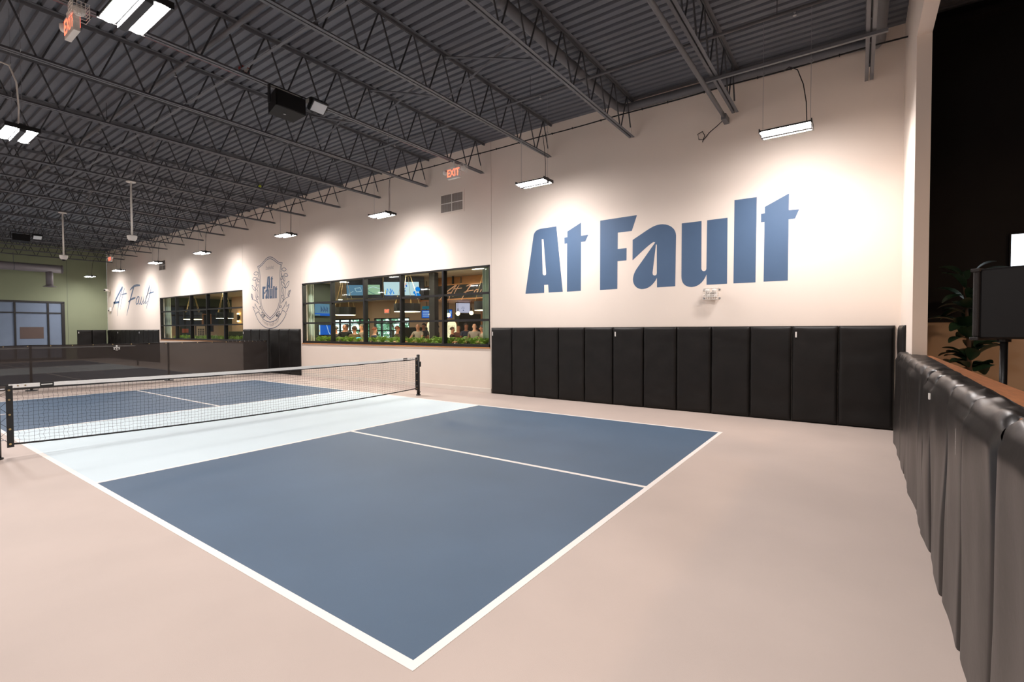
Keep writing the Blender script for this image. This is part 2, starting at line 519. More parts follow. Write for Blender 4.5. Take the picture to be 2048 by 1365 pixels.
floor = struct('floor', MB().box(XL - .2, XW + .1, -9.2, YG + .3, -0.2, 0.0), taupe)
def court(y0, words_):
    def p(name, x0, x1, a, b, m, z, lab=None):
        o = part(name, MB().box(x0, x1, y0 + a, y0 + b, 0.0, z), m, floor)
        if lab: o['label'] = lab
    for k, (a, b) in enumerate(((LW, NV), (CL_ - NV, CL_ - LW))):
        for (x0, x1) in ((LW, CW / 2 - LW / 2), (CW / 2 + LW / 2, CW - LW)):
            p('blue_court_paint', x0, x1, a, b, blue, 0.0012)
    p('pale_court_paint', LW, CW - LW, NV + LW, CL_ - NV - LW, pale, 0.0012, 'pale blue band under the ' + words_)
    for (x0, x1, a, b) in ((0, LW, 0, CL_), (CW - LW, CW, 0, CL_), (LW, CW - LW, 0, LW), (LW, CW - LW, CL_ - LW, CL_),
                           (LW, CW - LW, NV, NV + LW), (LW, CW - LW, CL_ - NV - LW, CL_ - NV),
                           (CW / 2 - LW / 2, CW / 2 + LW / 2, LW, NV), (CW / 2 - LW / 2, CW / 2 + LW / 2, CL_ - NV, CL_ - LW)):
        p('court_line', x0, x1, a, b, line_w, 0.0022)
court(0.0, 'near net')
court(17.55, 'far net')

# lettered wall: concrete panels with open joints, two window openings
WIN = [(5.53, 13.44, 1.06, 3.055), (17.40, 25.32, 1.06, 3.055)]
wall_right = struct('wall_right', None, loc=(XW, 0, 0))
joints = [YJ - .05, 5.485, 13.485, 17.36, 25.36, YG]
for a, b in zip(joints[:-1], joints[1:]):
    w = [q for q in WIN if q[0] > a and q[1] < b]
    mb = MB(); g = 0.004
    x0, x1 = XW, XW + .2
    if not w:
        mb.box(x0, x1, a + g, b - g, 0, 6.15)
    else:
        q = w[0]
        mb.box(x0, x1, a + g, b - g, 0, q[2]); mb.box(x0, x1, a + g, b - g, q[3], 6.15)
        mb.box(x0, x1, a + g, q[0], q[2], q[3]); mb.box(x0, x1, q[1], b - g, q[2], q[3])
    part('wall_panel', mb, cream, wall_right)
jm = MB()
for a in joints[1:-1]:
    jm.box(XW + .012, XW + .19, a - .004, a + .004, 0, 6.15)
part('joint_sealant', jm, M('grey_sealant', (150, 138, 128), 0.8), wall_right)
EPS = 0.0015
def onwall(y, z): return (XW - EPS, y, z)
def solid_paint(name, mb, m, parent, nrm=(-1, 0, 0), label=None):
    return part(name, mb, m, parent, label=label)
LET = {"A":[[[4.521,2.319],[4.3,3.595],[4.29,3.627],[4.276,3.654],[4.258,3.675],[4.237,3.693],[4.211,3.706],[4.182,3.716],[4.148,3.723],[4.11,3.728],[3.714,3.731],[3.559,2.32],[3.911,2.318],[3.924,2.491],[4.025,2.489],[4.025,2.316]],[[4.084,3.496],[4.04,3.491],[3.976,2.761],[3.975,2.744],[3.976,2.73],[3.979,2.719],[3.984,2.711],[3.99,2.705],[3.998,2.701],[4.006,2.7],[4.016,2.7],[4.028,2.701],[4.038,2.705],[4.047,2.711],[4.053,2.718],[4.058,2.726],[4.062,2.736],[4.064,2.747],[4.064,2.759]]],"t":[[[3.449,3.589],[3.124,3.736],[3.12,3.461],[2.954,3.467],[3.024,3.333],[3.12,3.333],[3.128,2.318],[3.459,2.315],[3.454,3.336],[3.516,3.335],[3.52,3.467],[3.449,3.47]]],"F":[[[2.691,3.718],[1.916,3.723],[2.02,3.43],[2.309,3.43],[2.312,3.107],[2.125,3.109],[2.128,2.867],[2.315,2.866],[2.318,2.316],[2.694,2.314]]],"a":[[[2.002,3.254],[1.713,3.41],[1.666,3.433],[1.624,3.452],[1.586,3.466],[1.551,3.476],[1.517,3.482],[1.484,3.485],[1.451,3.486],[1.415,3.483],[1.358,3.471],[1.308,3.452],[1.265,3.426],[1.229,3.395],[1.201,3.36],[1.181,3.321],[1.169,3.281],[1.165,3.239],[1.176,2.309],[1.519,2.305],[1.52,2.484],[1.548,2.437],[1.579,2.397],[1.613,2.362],[1.649,2.334],[1.688,2.312],[1.729,2.297],[1.773,2.289],[1.819,2.287],[1.864,2.297],[1.903,2.314],[1.935,2.339],[1.96,2.368],[1.978,2.402],[1.99,2.438],[1.995,2.476],[1.993,2.514],[1.987,2.544],[1.98,2.571],[1.971,2.596],[1.96,2.619],[1.948,2.643],[1.934,2.666],[1.918,2.69],[1.899,2.715],[1.555,3.16],[1.595,3.168],[1.64,3.141],[1.688,3.109],[1.739,3.072],[1.791,3.032],[1.844,2.989],[1.898,2.945],[1.951,2.901],[2.004,2.857]],[[1.542,3.117],[1.525,3.115],[1.523,2.582],[1.524,2.568],[1.527,2.557],[1.531,2.549],[1.536,2.542],[1.543,2.537],[1.55,2.534],[1.558,2.533],[1.566,2.533],[1.577,2.535],[1.586,2.54],[1.593,2.546],[1.599,2.554],[1.602,2.564],[1.604,2.576],[1.605,2.589],[1.603,2.604]]],"u":[[[1.062,3.454],[0.713,3.452],[0.711,2.602],[0.707,2.581],[0.697,2.565],[0.683,2.555],[0.668,2.551],[0.653,2.552],[0.639,2.561],[0.629,2.575],[0.625,2.596],[0.618,3.452],[0.277,3.452],[0.278,2.303],[0.621,2.304],[0.622,2.491],[0.64,2.447],[0.663,2.406],[0.69,2.369],[0.721,2.337],[0.756,2.311],[0.796,2.292],[0.841,2.281],[0.89,2.278],[0.935,2.287],[0.973,2.302],[1.003,2.322],[1.026,2.347],[1.044,2.376],[1.055,2.41],[1.062,2.446],[1.064,2.487]]],"l":[[[0.168,3.739],[-0.182,3.737],[-0.172,2.301],[0.175,2.303]]],"t2":[[[-0.303,3.554],[-0.656,3.722],[-0.656,3.449],[-0.802,3.442],[-0.745,3.3],[-0.655,3.298],[-0.652,2.303],[-0.295,2.305],[-0.3,3.303],[-0.248,3.304],[-0.247,3.445],[-0.304,3.448]]]}
for k in ('A', 't', 'F', 'a', 'u', 'l', 't2'):
    part('painted_letter', MB().rings(LET[k], onwall), logo_blue, wall_right, label='large blue painted letter ' + k[0])
SCR = [[[32.128,2.445,0.009],[31.871,2.714,0.03],[31.615,2.995,0.049],[31.031,3.387,0.073],[30.373,3.764,0.079],[30.235,3.85,0.043]],[[30.21,3.817,0.03],[30.575,3.43,0.043],[30.873,3.033,0.043],[31.033,2.691,0.03],[31.151,2.313,0.009]],[[31.707,3.024,0.091],[31.238,3.046,0.067],[30.78,3.068,0.067]],[[29.951,3.757,0.024],[30.169,3.505,0.036],[30.395,3.173,0.036],[30.672,2.65,0.012]],[[30.485,3.426,0.018],[30.129,3.448,0.036],[29.649,3.466,0.043]],[[29.171,3.611,0.024],[28.914,3.704,0.055],[28.579,3.785,0.067],[28.171,3.813,0.067],[27.758,3.788,0.043]],[[28.622,3.749,0.079],[28.846,3.475,0.079],[29.117,3.154,0.067],[29.393,2.799,0.049],[29.581,2.529,0.036],[29.725,2.302,0.012]],[[29.447,3.015,0.03],[29.119,3.109,0.049],[28.782,3.165,0.061],[28.412,3.193,0.043]],[[27.904,3.21,0.036],[28.086,3.233,0.036],[28.28,3.092,0.049],[28.347,2.931,0.049],[28.27,2.854,0.043],[28.107,2.893,0.036],[27.96,3.08,0.036],[27.873,3.209,0.03],[27.965,2.992,0.043],[27.958,2.859,0.036],[27.847,2.855,0.03],[27.664,3.01,0.024]],[[27.558,3.211,0.036],[27.679,3.011,0.043],[27.697,2.85,0.043],[27.581,2.832,0.036],[27.391,3.0,0.03],[27.248,3.212,0.03],[27.368,2.999,0.043],[27.377,2.854,0.036],[27.269,2.851,0.03],[27.084,3.003,0.024]],[[27.084,2.989,0.024],[26.76,3.349,0.043],[26.514,3.736,0.036],[26.513,3.623,0.03],[26.76,3.349,0.049],[27.043,3.045,0.043],[27.129,2.889,0.043],[27.017,2.842,0.036],[26.804,2.979,0.024]],[[26.259,3.666,0.018],[26.422,3.391,0.043],[26.666,3.031,0.036],[26.869,2.78,0.03],[26.994,2.582,0.012]],[[26.687,3.318,0.024],[26.388,3.352,0.043],[25.999,3.376,0.036]]]
for st in SCR:
    part('script_stroke', MB().ribbon([(q[0], q[1]) for q in st], [max(q[2] * 1.7, .03) for q in st], onwall), logo_blue, wall_right)
CR = {"shield":[[[16.25,3.839],[16.19,3.842],[16.132,3.852],[16.075,3.868],[16.018,3.888],[15.961,3.913],[15.903,3.942],[15.842,3.974],[15.778,4.009],[15.723,4.039],[15.671,4.063],[15.622,4.082],[15.573,4.095],[15.525,4.104],[15.477,4.109],[15.426,4.11],[15.373,4.107],[15.312,4.098],[15.253,4.083],[15.194,4.063],[15.137,4.038],[15.08,4.01],[15.023,3.98],[14.965,3.947],[14.906,3.914],[14.863,3.895],[14.823,3.878],[14.785,3.865],[14.747,3.856],[14.71,3.848],[14.671,3.844],[14.631,3.841],[14.588,3.841],[14.614,3.792],[14.634,3.74],[14.649,3.687],[14.661,3.632],[14.669,3.575],[14.675,3.516],[14.678,3.455],[14.681,3.391],[14.706,2.791],[14.711,2.675],[14.727,2.569],[14.754,2.471],[14.793,2.38],[14.845,2.295],[14.91,2.215],[14.989,2.139],[15.083,2.067],[15.13,2.037],[15.177,2.01],[15.223,1.987],[15.269,1.965],[15.314,1.946],[15.357,1.928],[15.4,1.91],[15.441,1.893],[15.496,1.913],[15.553,1.938],[15.61,1.965],[15.667,1.994],[15.724,2.026],[15.779,2.059],[15.831,2.093],[15.881,2.128],[15.958,2.198],[16.018,2.27],[16.062,2.344],[16.093,2.42],[16.113,2.498],[16.124,2.578],[16.129,2.659],[16.131,2.743],[16.131,2.941],[16.131,3.115],[16.133,3.269],[16.141,3.404],[16.154,3.525],[16.175,3.636],[16.207,3.739],[16.25,3.839]],[[16.168,3.794],[16.121,3.801],[16.073,3.812],[16.023,3.827],[15.972,3.846],[15.919,3.869],[15.864,3.896],[15.806,3.927],[15.745,3.962],[15.695,3.988],[15.646,4.009],[15.6,4.025],[15.555,4.037],[15.511,4.044],[15.466,4.048],[15.421,4.048],[15.375,4.045],[15.32,4.036],[15.263,4.02],[15.205,4.0],[15.147,3.975],[15.088,3.947],[15.028,3.918],[14.968,3.887],[14.908,3.856],[14.872,3.84],[14.837,3.825],[14.805,3.813],[14.774,3.803],[14.745,3.794],[14.718,3.788],[14.693,3.784],[14.67,3.781],[14.695,3.734],[14.715,3.688],[14.73,3.642],[14.742,3.595],[14.75,3.546],[14.755,3.493],[14.759,3.437],[14.761,3.375],[14.786,2.795],[14.79,2.687],[14.804,2.587],[14.828,2.496],[14.863,2.411],[14.911,2.332],[14.973,2.256],[15.05,2.183],[15.143,2.112],[15.182,2.088],[15.222,2.066],[15.26,2.045],[15.298,2.024],[15.335,2.005],[15.371,1.986],[15.406,1.969],[15.439,1.952],[15.485,1.974],[15.532,1.997],[15.578,2.022],[15.624,2.047],[15.67,2.073],[15.715,2.101],[15.759,2.13],[15.802,2.159],[15.88,2.228],[15.94,2.296],[15.984,2.365],[16.015,2.435],[16.035,2.506],[16.046,2.58],[16.051,2.658],[16.052,2.74],[16.055,2.937],[16.056,3.108],[16.06,3.256],[16.067,3.386],[16.079,3.501],[16.098,3.605],[16.127,3.701],[16.168,3.794]]],"banner":[[[16.445,2.094],[16.39,2.012],[16.314,1.926],[16.217,1.84],[16.101,1.759],[15.965,1.688],[15.811,1.631],[15.639,1.592],[15.45,1.576],[15.263,1.589],[15.094,1.621],[14.941,1.67],[14.804,1.733],[14.682,1.808],[14.573,1.891],[14.476,1.981],[14.391,2.074]],[[16.206,2.18],[16.152,2.111],[16.084,2.045],[16.003,1.982],[15.911,1.926],[15.808,1.879],[15.695,1.842],[15.573,1.818],[15.443,1.809],[15.313,1.815],[15.19,1.837],[15.074,1.872],[14.967,1.919],[14.869,1.976],[14.781,2.043],[14.703,2.117],[14.635,2.197]],[[16.445,2.094],[16.362,2.172],[16.206,2.191]],[[14.391,2.074],[14.478,2.161],[14.635,2.204]],[[16.444,2.117],[16.478,2.159],[16.51,2.197],[16.539,2.232],[16.565,2.266],[16.589,2.298],[16.611,2.331],[16.63,2.363],[16.647,2.397],[16.492,2.313],[16.476,2.506],[16.446,2.457],[16.413,2.413],[16.377,2.375],[16.339,2.34],[16.298,2.308],[16.254,2.279],[16.209,2.251],[16.161,2.224]],[[14.389,2.138],[14.357,2.169],[14.328,2.2],[14.301,2.232],[14.276,2.265],[14.254,2.299],[14.234,2.334],[14.215,2.37],[14.199,2.409],[14.349,2.318],[14.382,2.51],[14.41,2.462],[14.44,2.418],[14.473,2.378],[14.509,2.343],[14.547,2.31],[14.587,2.281],[14.63,2.255],[14.674,2.231]]],"sprig_r":[[[14.703,2.44],[14.626,2.497],[14.561,2.557],[14.507,2.619],[14.465,2.685],[14.436,2.755],[14.42,2.828],[14.418,2.906],[14.436,2.985],[14.462,3.062],[14.496,3.139],[14.535,3.216],[14.576,3.296],[14.618,3.38],[14.659,3.469],[14.696,3.564]],[[14.627,2.487],[14.426,2.608],[14.172,2.672]],[[14.634,3.624],[14.593,3.587],[14.549,3.562],[14.502,3.549],[14.451,3.547],[14.398,3.558],[14.341,3.581],[14.341,3.581],[14.381,3.618],[14.425,3.643],[14.472,3.656],[14.522,3.657],[14.577,3.647],[14.634,3.624]],[[14.501,3.433],[14.474,3.397],[14.439,3.371],[14.399,3.356],[14.353,3.351],[14.3,3.357],[14.242,3.373],[14.242,3.373],[14.269,3.409],[14.303,3.434],[14.343,3.45],[14.389,3.455],[14.442,3.449],[14.501,3.433]],[[14.542,3.404],[14.552,3.365],[14.552,3.328],[14.541,3.291],[14.521,3.254],[14.49,3.219],[14.449,3.185],[14.449,3.185],[14.439,3.223],[14.439,3.26],[14.45,3.297],[14.47,3.333],[14.501,3.369],[14.542,3.404]],[[14.705,3.243],[14.658,3.259],[14.622,3.278],[14.598,3.3],[14.585,3.326],[14.583,3.354],[14.594,3.386],[14.594,3.386],[14.641,3.37],[14.676,3.351],[14.701,3.328],[14.714,3.303],[14.715,3.274],[14.705,3.243]],[[14.455,2.972],[14.452,3.017],[14.462,3.058],[14.487,3.097],[14.526,3.133],[14.579,3.166],[14.647,3.196],[14.647,3.196],[14.65,3.151],[14.64,3.109],[14.615,3.07],[14.576,3.034],[14.523,3.001],[14.455,2.972]],[[14.417,2.948],[14.343,2.977],[14.284,3.01],[14.239,3.047],[14.207,3.089],[14.189,3.135],[14.185,3.186],[14.185,3.186],[14.258,3.158],[14.317,3.125],[14.363,3.088],[14.395,3.046],[14.413,2.999],[14.417,2.948]],[[14.542,2.698],[14.523,2.75],[14.517,2.801],[14.522,2.851],[14.54,2.902],[14.57,2.952],[14.612,3.001],[14.612,3.001],[14.631,2.95],[14.638,2.899],[14.632,2.848],[14.614,2.798],[14.584,2.748],[14.542,2.698]],[[14.526,2.569],[14.52,2.601],[14.526,2.631],[14.543,2.658],[14.571,2.683],[14.61,2.705],[14.66,2.725],[14.66,2.725],[14.665,2.692],[14.66,2.663],[14.643,2.635],[14.615,2.611],[14.576,2.589],[14.526,2.569]],[[14.268,2.687],[14.235,2.714],[14.209,2.743],[14.19,2.774],[14.179,2.805],[14.175,2.838],[14.178,2.873],[14.178,2.873],[14.212,2.845],[14.238,2.816],[14.257,2.786],[14.268,2.754],[14.272,2.721],[14.268,2.687]],[[14.23,2.685],[14.196,2.717],[14.167,2.749],[14.144,2.783],[14.125,2.818],[14.11,2.853],[14.101,2.89],[14.101,2.89],[14.135,2.859],[14.163,2.826],[14.187,2.793],[14.206,2.758],[14.22,2.722],[14.23,2.685]],[[14.812,2.31],[14.773,2.301],[14.741,2.299],[14.714,2.302],[14.694,2.312],[14.679,2.327],[14.671,2.349],[14.671,2.349],[14.709,2.357],[14.742,2.36],[14.768,2.356],[14.789,2.347],[14.803,2.331],[14.812,2.31]],[[15.043,2.033],[14.981,2.048],[14.928,2.066],[14.882,2.089],[14.845,2.115],[14.816,2.146],[14.796,2.18],[14.796,2.18],[14.857,2.165],[14.91,2.147],[14.955,2.124],[14.993,2.098],[15.022,2.068],[15.043,2.033]],[[15.043,2.022],[14.985,2.019],[14.931,2.02],[14.882,2.028],[14.836,2.04],[14.795,2.058],[14.758,2.082],[14.758,2.082],[14.816,2.085],[14.869,2.083],[14.919,2.076],[14.964,2.064],[15.006,2.046],[15.043,2.022]],[[15.043,2.022],[15.02,2.005],[14.994,1.992],[14.966,1.984],[14.934,1.98],[14.899,1.981],[14.862,1.986],[14.862,1.986],[14.884,2.003],[14.91,2.016],[14.939,2.024],[14.97,2.028],[15.005,2.027],[15.043,2.022]]],"sprig_l":[[[16.185,2.459],[16.259,2.518],[16.321,2.579],[16.37,2.642],[16.407,2.706],[16.433,2.77],[16.447,2.832],[16.45,2.893],[16.434,2.979],[16.409,3.065],[16.377,3.152],[16.34,3.237],[16.299,3.321],[16.257,3.403],[16.215,3.482],[16.175,3.558]],[[16.24,2.51],[16.437,2.608],[16.706,2.664]],[[16.204,3.605],[16.275,3.634],[16.34,3.65],[16.399,3.653],[16.452,3.643],[16.499,3.619],[16.54,3.583],[16.54,3.583],[16.468,3.554],[16.402,3.538],[16.343,3.535],[16.291,3.545],[16.244,3.569],[16.204,3.605]],[[16.321,3.421],[16.391,3.444],[16.454,3.456],[16.509,3.455],[16.557,3.443],[16.596,3.419],[16.628,3.383],[16.628,3.383],[16.556,3.359],[16.493,3.348],[16.438,3.348],[16.391,3.361],[16.352,3.385],[16.321,3.421]],[[16.322,3.409],[16.361,3.376],[16.389,3.341],[16.405,3.304],[16.409,3.266],[16.402,3.227],[16.382,3.186],[16.382,3.186],[16.343,3.22],[16.315,3.255],[16.299,3.291],[16.295,3.329],[16.302,3.368],[16.322,3.409]],[[16.158,3.264],[16.143,3.29],[16.14,3.315],[16.15,3.337],[16.172,3.358],[16.207,3.377],[16.256,3.394],[16.256,3.394],[16.271,3.367],[16.274,3.343],[16.264,3.32],[16.242,3.299],[16.206,3.28],[16.158,3.264]],[[16.426,2.961],[16.434,3.006],[16.456,3.048],[16.491,3.086],[16.54,3.121],[16.603,3.152],[16.68,3.179],[16.68,3.179],[16.672,3.134],[16.649,3.091],[16.614,3.053],[16.564,3.018],[16.502,2.987],[16.426,2.961]],[[16.434,2.984],[16.362,3.007],[16.305,3.035],[16.262,3.067],[16.234,3.103],[16.219,3.143],[16.218,3.188],[16.218,3.188],[16.289,3.165],[16.346,3.138],[16.389,3.106],[16.418,3.069],[16.433,3.029],[16.434,2.984]],[[16.345,2.684],[16.303,2.734],[16.273,2.784],[16.254,2.836],[16.247,2.889],[16.252,2.943],[16.268,2.998],[16.268,2.998],[16.31,2.949],[16.341,2.898],[16.36,2.847],[16.367,2.793],[16.362,2.739],[16.345,2.684]],[[16.325,2.615],[16.284,2.632],[16.253,2.651],[16.235,2.672],[16.227,2.695],[16.231,2.721],[16.246,2.748],[16.246,2.748],[16.287,2.731],[16.317,2.712],[16.336,2.691],[16.344,2.668],[16.34,2.642],[16.325,2.615]],[[16.638,2.673],[16.624,2.704],[16.62,2.736],[16.624,2.767],[16.637,2.798],[16.66,2.828],[16.691,2.858],[16.691,2.858],[16.705,2.827],[16.709,2.795],[16.705,2.764],[16.692,2.733],[16.669,2.703],[16.638,2.673]],[[16.67,2.674],[16.667,2.71],[16.671,2.745],[16.68,2.78],[16.696,2.815],[16.717,2.85],[16.745,2.884],[16.745,2.884],[16.747,2.848],[16.744,2.812],[16.734,2.777],[16.719,2.742],[16.697,2.708],[16.67,2.674]],[[16.057,2.323],[16.057,2.345],[16.065,2.361],[16.081,2.372],[16.105,2.378],[16.138,2.377],[16.178,2.372],[16.178,2.372],[16.178,2.35],[16.17,2.334],[16.154,2.323],[16.13,2.317],[16.097,2.318],[16.057,2.323]],[[15.797,2.048],[15.815,2.079],[15.841,2.106],[15.876,2.13],[15.919,2.149],[15.971,2.165],[16.031,2.176],[16.031,2.176],[16.013,2.144],[15.986,2.117],[15.951,2.093],[15.908,2.074],[15.856,2.059],[15.797,2.048]],[[15.797,2.036],[15.837,2.057],[15.879,2.072],[15.924,2.082],[15.973,2.086],[16.024,2.083],[16.078,2.076],[16.078,2.076],[16.038,2.054],[15.995,2.039],[15.949,2.03],[15.901,2.026],[15.851,2.028],[15.797,2.036]],[[15.797,2.036],[15.836,2.038],[15.87,2.035],[15.898,2.028],[15.921,2.018],[15.938,2.002],[15.95,1.983],[15.95,1.983],[15.911,1.982],[15.877,1.984],[15.849,1.991],[15.826,2.002],[15.809,2.017],[15.797,2.036]]],"word":[[[[15.66,3.002],[15.584,3.39],[15.581,3.4],[15.577,3.408],[15.571,3.414],[15.565,3.42],[15.557,3.423],[15.549,3.426],[15.539,3.428],[15.528,3.43],[15.414,3.43],[15.383,3.005],[15.484,3.003],[15.486,3.056],[15.515,3.055],[15.517,3.003]],[[15.523,3.36],[15.51,3.358],[15.498,3.137],[15.498,3.132],[15.499,3.128],[15.5,3.125],[15.501,3.122],[15.503,3.12],[15.505,3.119],[15.508,3.119],[15.51,3.119],[15.514,3.119],[15.517,3.12],[15.519,3.122],[15.521,3.124],[15.522,3.127],[15.523,3.13],[15.524,3.133],[15.524,3.137]]],[[[15.34,3.387],[15.247,3.43],[15.248,3.348],[15.201,3.35],[15.222,3.31],[15.249,3.31],[15.26,3.005],[15.355,3.003],[15.344,3.311],[15.361,3.311],[15.361,3.35],[15.341,3.351]]],[[[15.936,3.087],[15.707,3.082],[15.74,2.992],[15.826,2.994],[15.83,2.893],[15.774,2.892],[15.778,2.817],[15.833,2.817],[15.839,2.645],[15.951,2.646]]],[[[15.737,2.937],[15.651,2.983],[15.637,2.99],[15.624,2.996],[15.613,3.0],[15.603,3.003],[15.593,3.004],[15.583,3.005],[15.574,3.005],[15.563,3.004],[15.547,3.0],[15.533,2.994],[15.52,2.985],[15.51,2.975],[15.503,2.964],[15.497,2.952],[15.494,2.94],[15.493,2.927],[15.505,2.639],[15.605,2.639],[15.603,2.694],[15.612,2.68],[15.621,2.668],[15.632,2.657],[15.642,2.648],[15.654,2.641],[15.666,2.637],[15.679,2.635],[15.693,2.634],[15.706,2.637],[15.717,2.643],[15.726,2.651],[15.733,2.66],[15.738,2.671],[15.741,2.682],[15.742,2.694],[15.741,2.706],[15.739,2.715],[15.737,2.723],[15.734,2.731],[15.731,2.738],[15.727,2.746],[15.723,2.753],[15.718,2.76],[15.712,2.768],[15.607,2.905],[15.619,2.907],[15.632,2.899],[15.646,2.89],[15.662,2.878],[15.677,2.866],[15.693,2.853],[15.709,2.84],[15.725,2.826],[15.741,2.813]],[[15.604,2.891],[15.599,2.89],[15.603,2.725],[15.604,2.72],[15.605,2.717],[15.606,2.715],[15.608,2.712],[15.61,2.711],[15.612,2.71],[15.614,2.71],[15.616,2.71],[15.62,2.71],[15.622,2.712],[15.624,2.714],[15.626,2.716],[15.627,2.72],[15.627,2.723],[15.627,2.727],[15.626,2.732]]],[[[15.462,2.992],[15.361,2.989],[15.369,2.727],[15.368,2.721],[15.365,2.716],[15.361,2.713],[15.357,2.711],[15.353,2.712],[15.348,2.714],[15.345,2.719],[15.344,2.725],[15.334,2.989],[15.237,2.986],[15.248,2.633],[15.346,2.635],[15.344,2.693],[15.35,2.679],[15.357,2.667],[15.365,2.655],[15.374,2.646],[15.384,2.638],[15.396,2.632],[15.409,2.629],[15.423,2.628],[15.436,2.631],[15.447,2.636],[15.455,2.642],[15.462,2.65],[15.467,2.659],[15.469,2.669],[15.471,2.681],[15.471,2.693]]],[[[15.203,3.073],[15.105,3.07],[15.121,2.631],[15.219,2.633]]],[[[15.072,3.013],[14.972,3.062],[14.974,2.979],[14.934,2.976],[14.951,2.933],[14.976,2.933],[14.986,2.63],[15.086,2.632],[15.075,2.937],[15.09,2.937],[15.089,2.98],[15.073,2.981]]]],"t_top":[[15.744,3.729],[15.115,3.747]],"t_bot":[[15.955,1.837],[15.448,1.665],[14.927,1.824]]}
mb = MB()
for q in CR['shield']: mb.ribbon(q, 0.026, onwall)
part('crest_shield', mb, crest_ink, wall_right)
mb = MB()
for q in CR['banner']: mb.ribbon(q, 0.026, onwall)
part('crest_banner', mb, crest_ink, wall_right)
for k in ('sprig_r', 'sprig_l'):
    mb = MB()
    for q in CR[k]: mb.ribbon(q, 0.021, onwall)
    part('crest_sprig', mb, crest_ink, wall_right)
for rings_ in CR['word']:
    part('crest_letter', MB().rings(rings_, onwall), logo_blue, wall_right)
faint = M('faint_grey_wall_print', (158, 148, 146), 0.7)
v, f = text_mesh('Established', 0.19, 0.3)
part('crest_date', MB().add([onwall(15.43 - q.x * .62, 3.735 + q.y) for q in v], f), faint, wall_right)
v, f = text_mesh('Premier Paddle Club', 0.20, 0.25)
mb = MB()
nv = []
for q in v:
    s = q.x * .66; yy = 15.43 - s
    nv.append(onwall(yy - q.y * s * .55, 1.715 + s * s * .58 + q.y))
part('crest_motto', MB().add(nv, f), faint, wall_right)

# ceiling deck: ribbed steel sheet, ribs run along the lettered wall
mb = MB()
pitch = 0.1545
x = XL - .1
n = 0
prof = []
while x < XW + .1:
    prof += [(x, ZD), (x + .088, ZD), (x + .102, ZD + .042), (x + .140, ZD + .042)]
    x += pitch
for (xa, za), (xb, zb) in zip(prof[:-1], prof[1:]):
    mb.add([(xa, -9.2, za), (xb, -9.2, zb), (xb, YG + .2, zb), (xa, YG + .2, za)], [(0, 1, 2, 3)])
mb.box(XL - .3, XW + .3, -9.3, YG + .3, ZD + .06, ZD + .2)
ceiling = struct('ceiling', mb, deck)

# return wall, jamb, header and half wall beside the camera
JX = 5.80
struct('wall_front', MB().box(JX, XW, YJ - .135, YJ, 0, 6.05).box(XL, JX, YJ - .135, YJ, 4.85, 6.05).box(XL, JX, YJ - .135, YJ + .05, 0, 1.17), cream)
struct('wall_back', MB().box(3.0 - 20, 2.0, YG, YG + .2, 0, 6.1).box(5.82, XW, YG, YG + .2, 0, 6.1).box(2.0, 5.82, YG, YG + .2, 3.03, 6.1), green_wall)
struct('trim_2', MB().box(5.965, 5.975, YG - .003, YG + .01, 0, 6).box(6.32, 6.327, YG - .003, YG + .01, 0, 1.0), steel_d)
struct('wall_left', MB().box(XL - .2, XL, -9.2, YG + .2, 0, 6.1), cream)
lob = struct('wall_lobby', MB().box(XW, XW + .2, -9.2, YJ - .135, 0, 1.60), beige_wall)
part('upper_wall', MB().box(XW - .02, XW + .2, -9.2, YJ - .135, 1.60, 6.1), dark_wall, lob)
struct('wall_lobby_end', MB().box(XL - .2, XW + .2, -9.4, -9.2, 0, 6.1), dark_wall)
struct('trim_3', MB().box(XW - .14, XW - .02, -9.1, YJ - .14, 5.70, 5.78), dark_wall)
struct('baseboard_right', MB().box(XW - .016, XW, 5.50, 13.49, 0, .105, bev=.004), white_trim)

# wooden ledge on the half wall
tag(part('ledge', MB().box(-4.0, JX - .005, YJ - .172, YJ + .04, 1.172, 1.205, bev=.006), wood), 'long varnished wooden ledge capping the padded half wall', 'ledge')

# ------------------------------------------------------------------ windows of the lettered wall
def window(name, q, mull, rows):
    root = struct(name, None, loc=(XW, (q[0] + q[1]) / 2, q[2]))
    x0, x1 = XW + .015, XW + .13
    y0, y1, z0, z1 = q
    z0 += .03
    part('frame', MB().box(x0, x1, y0, y0 + .05, z0, z1).box(x0, x1, y1 - .05, y1, z0, z1).box(x0, x1, y0, y1, z0, z0 + .07).box(x0, x1, y0, y1, z1 - .035, z1), black, root)
    part('sill', MB().box(XW - .025, x1 + .3, y0 - .0, y1, z0 - .028, z0 - .001, bev=.004), wood_l, root)
    for y in mull:
        part('mullion', MB().box(x0, x1 + .02, y - .03, y + .03, z0 + .07, z1 - .035), black, root)
    for z in rows:
        part('transom', MB().box(x0 + .012, x1 - .02, y0 + .05, y1 - .05, z - .027, z + .027), black, root)
    ys = [y0 + .05] + list(mull) + [y1 - .05]
    zs = [z0 + .07] + list(rows) + [z1 - .035]
    for a, b in zip(ys[:-1], ys[1:]):
        for c, d in zip(zs[:-1], zs[1:]):
            part('pane', MB().box(XW + .075, XW + .081, a, b, c, d), glass, root)
    return root
window('window_1', WIN[0], [7.08, 8.67, 10.25, 11.85], [1.745, 2.395])
window('window_2', WIN[1], [18.94, 20.48, 22.05, 23.58], [1.745, 2.395])

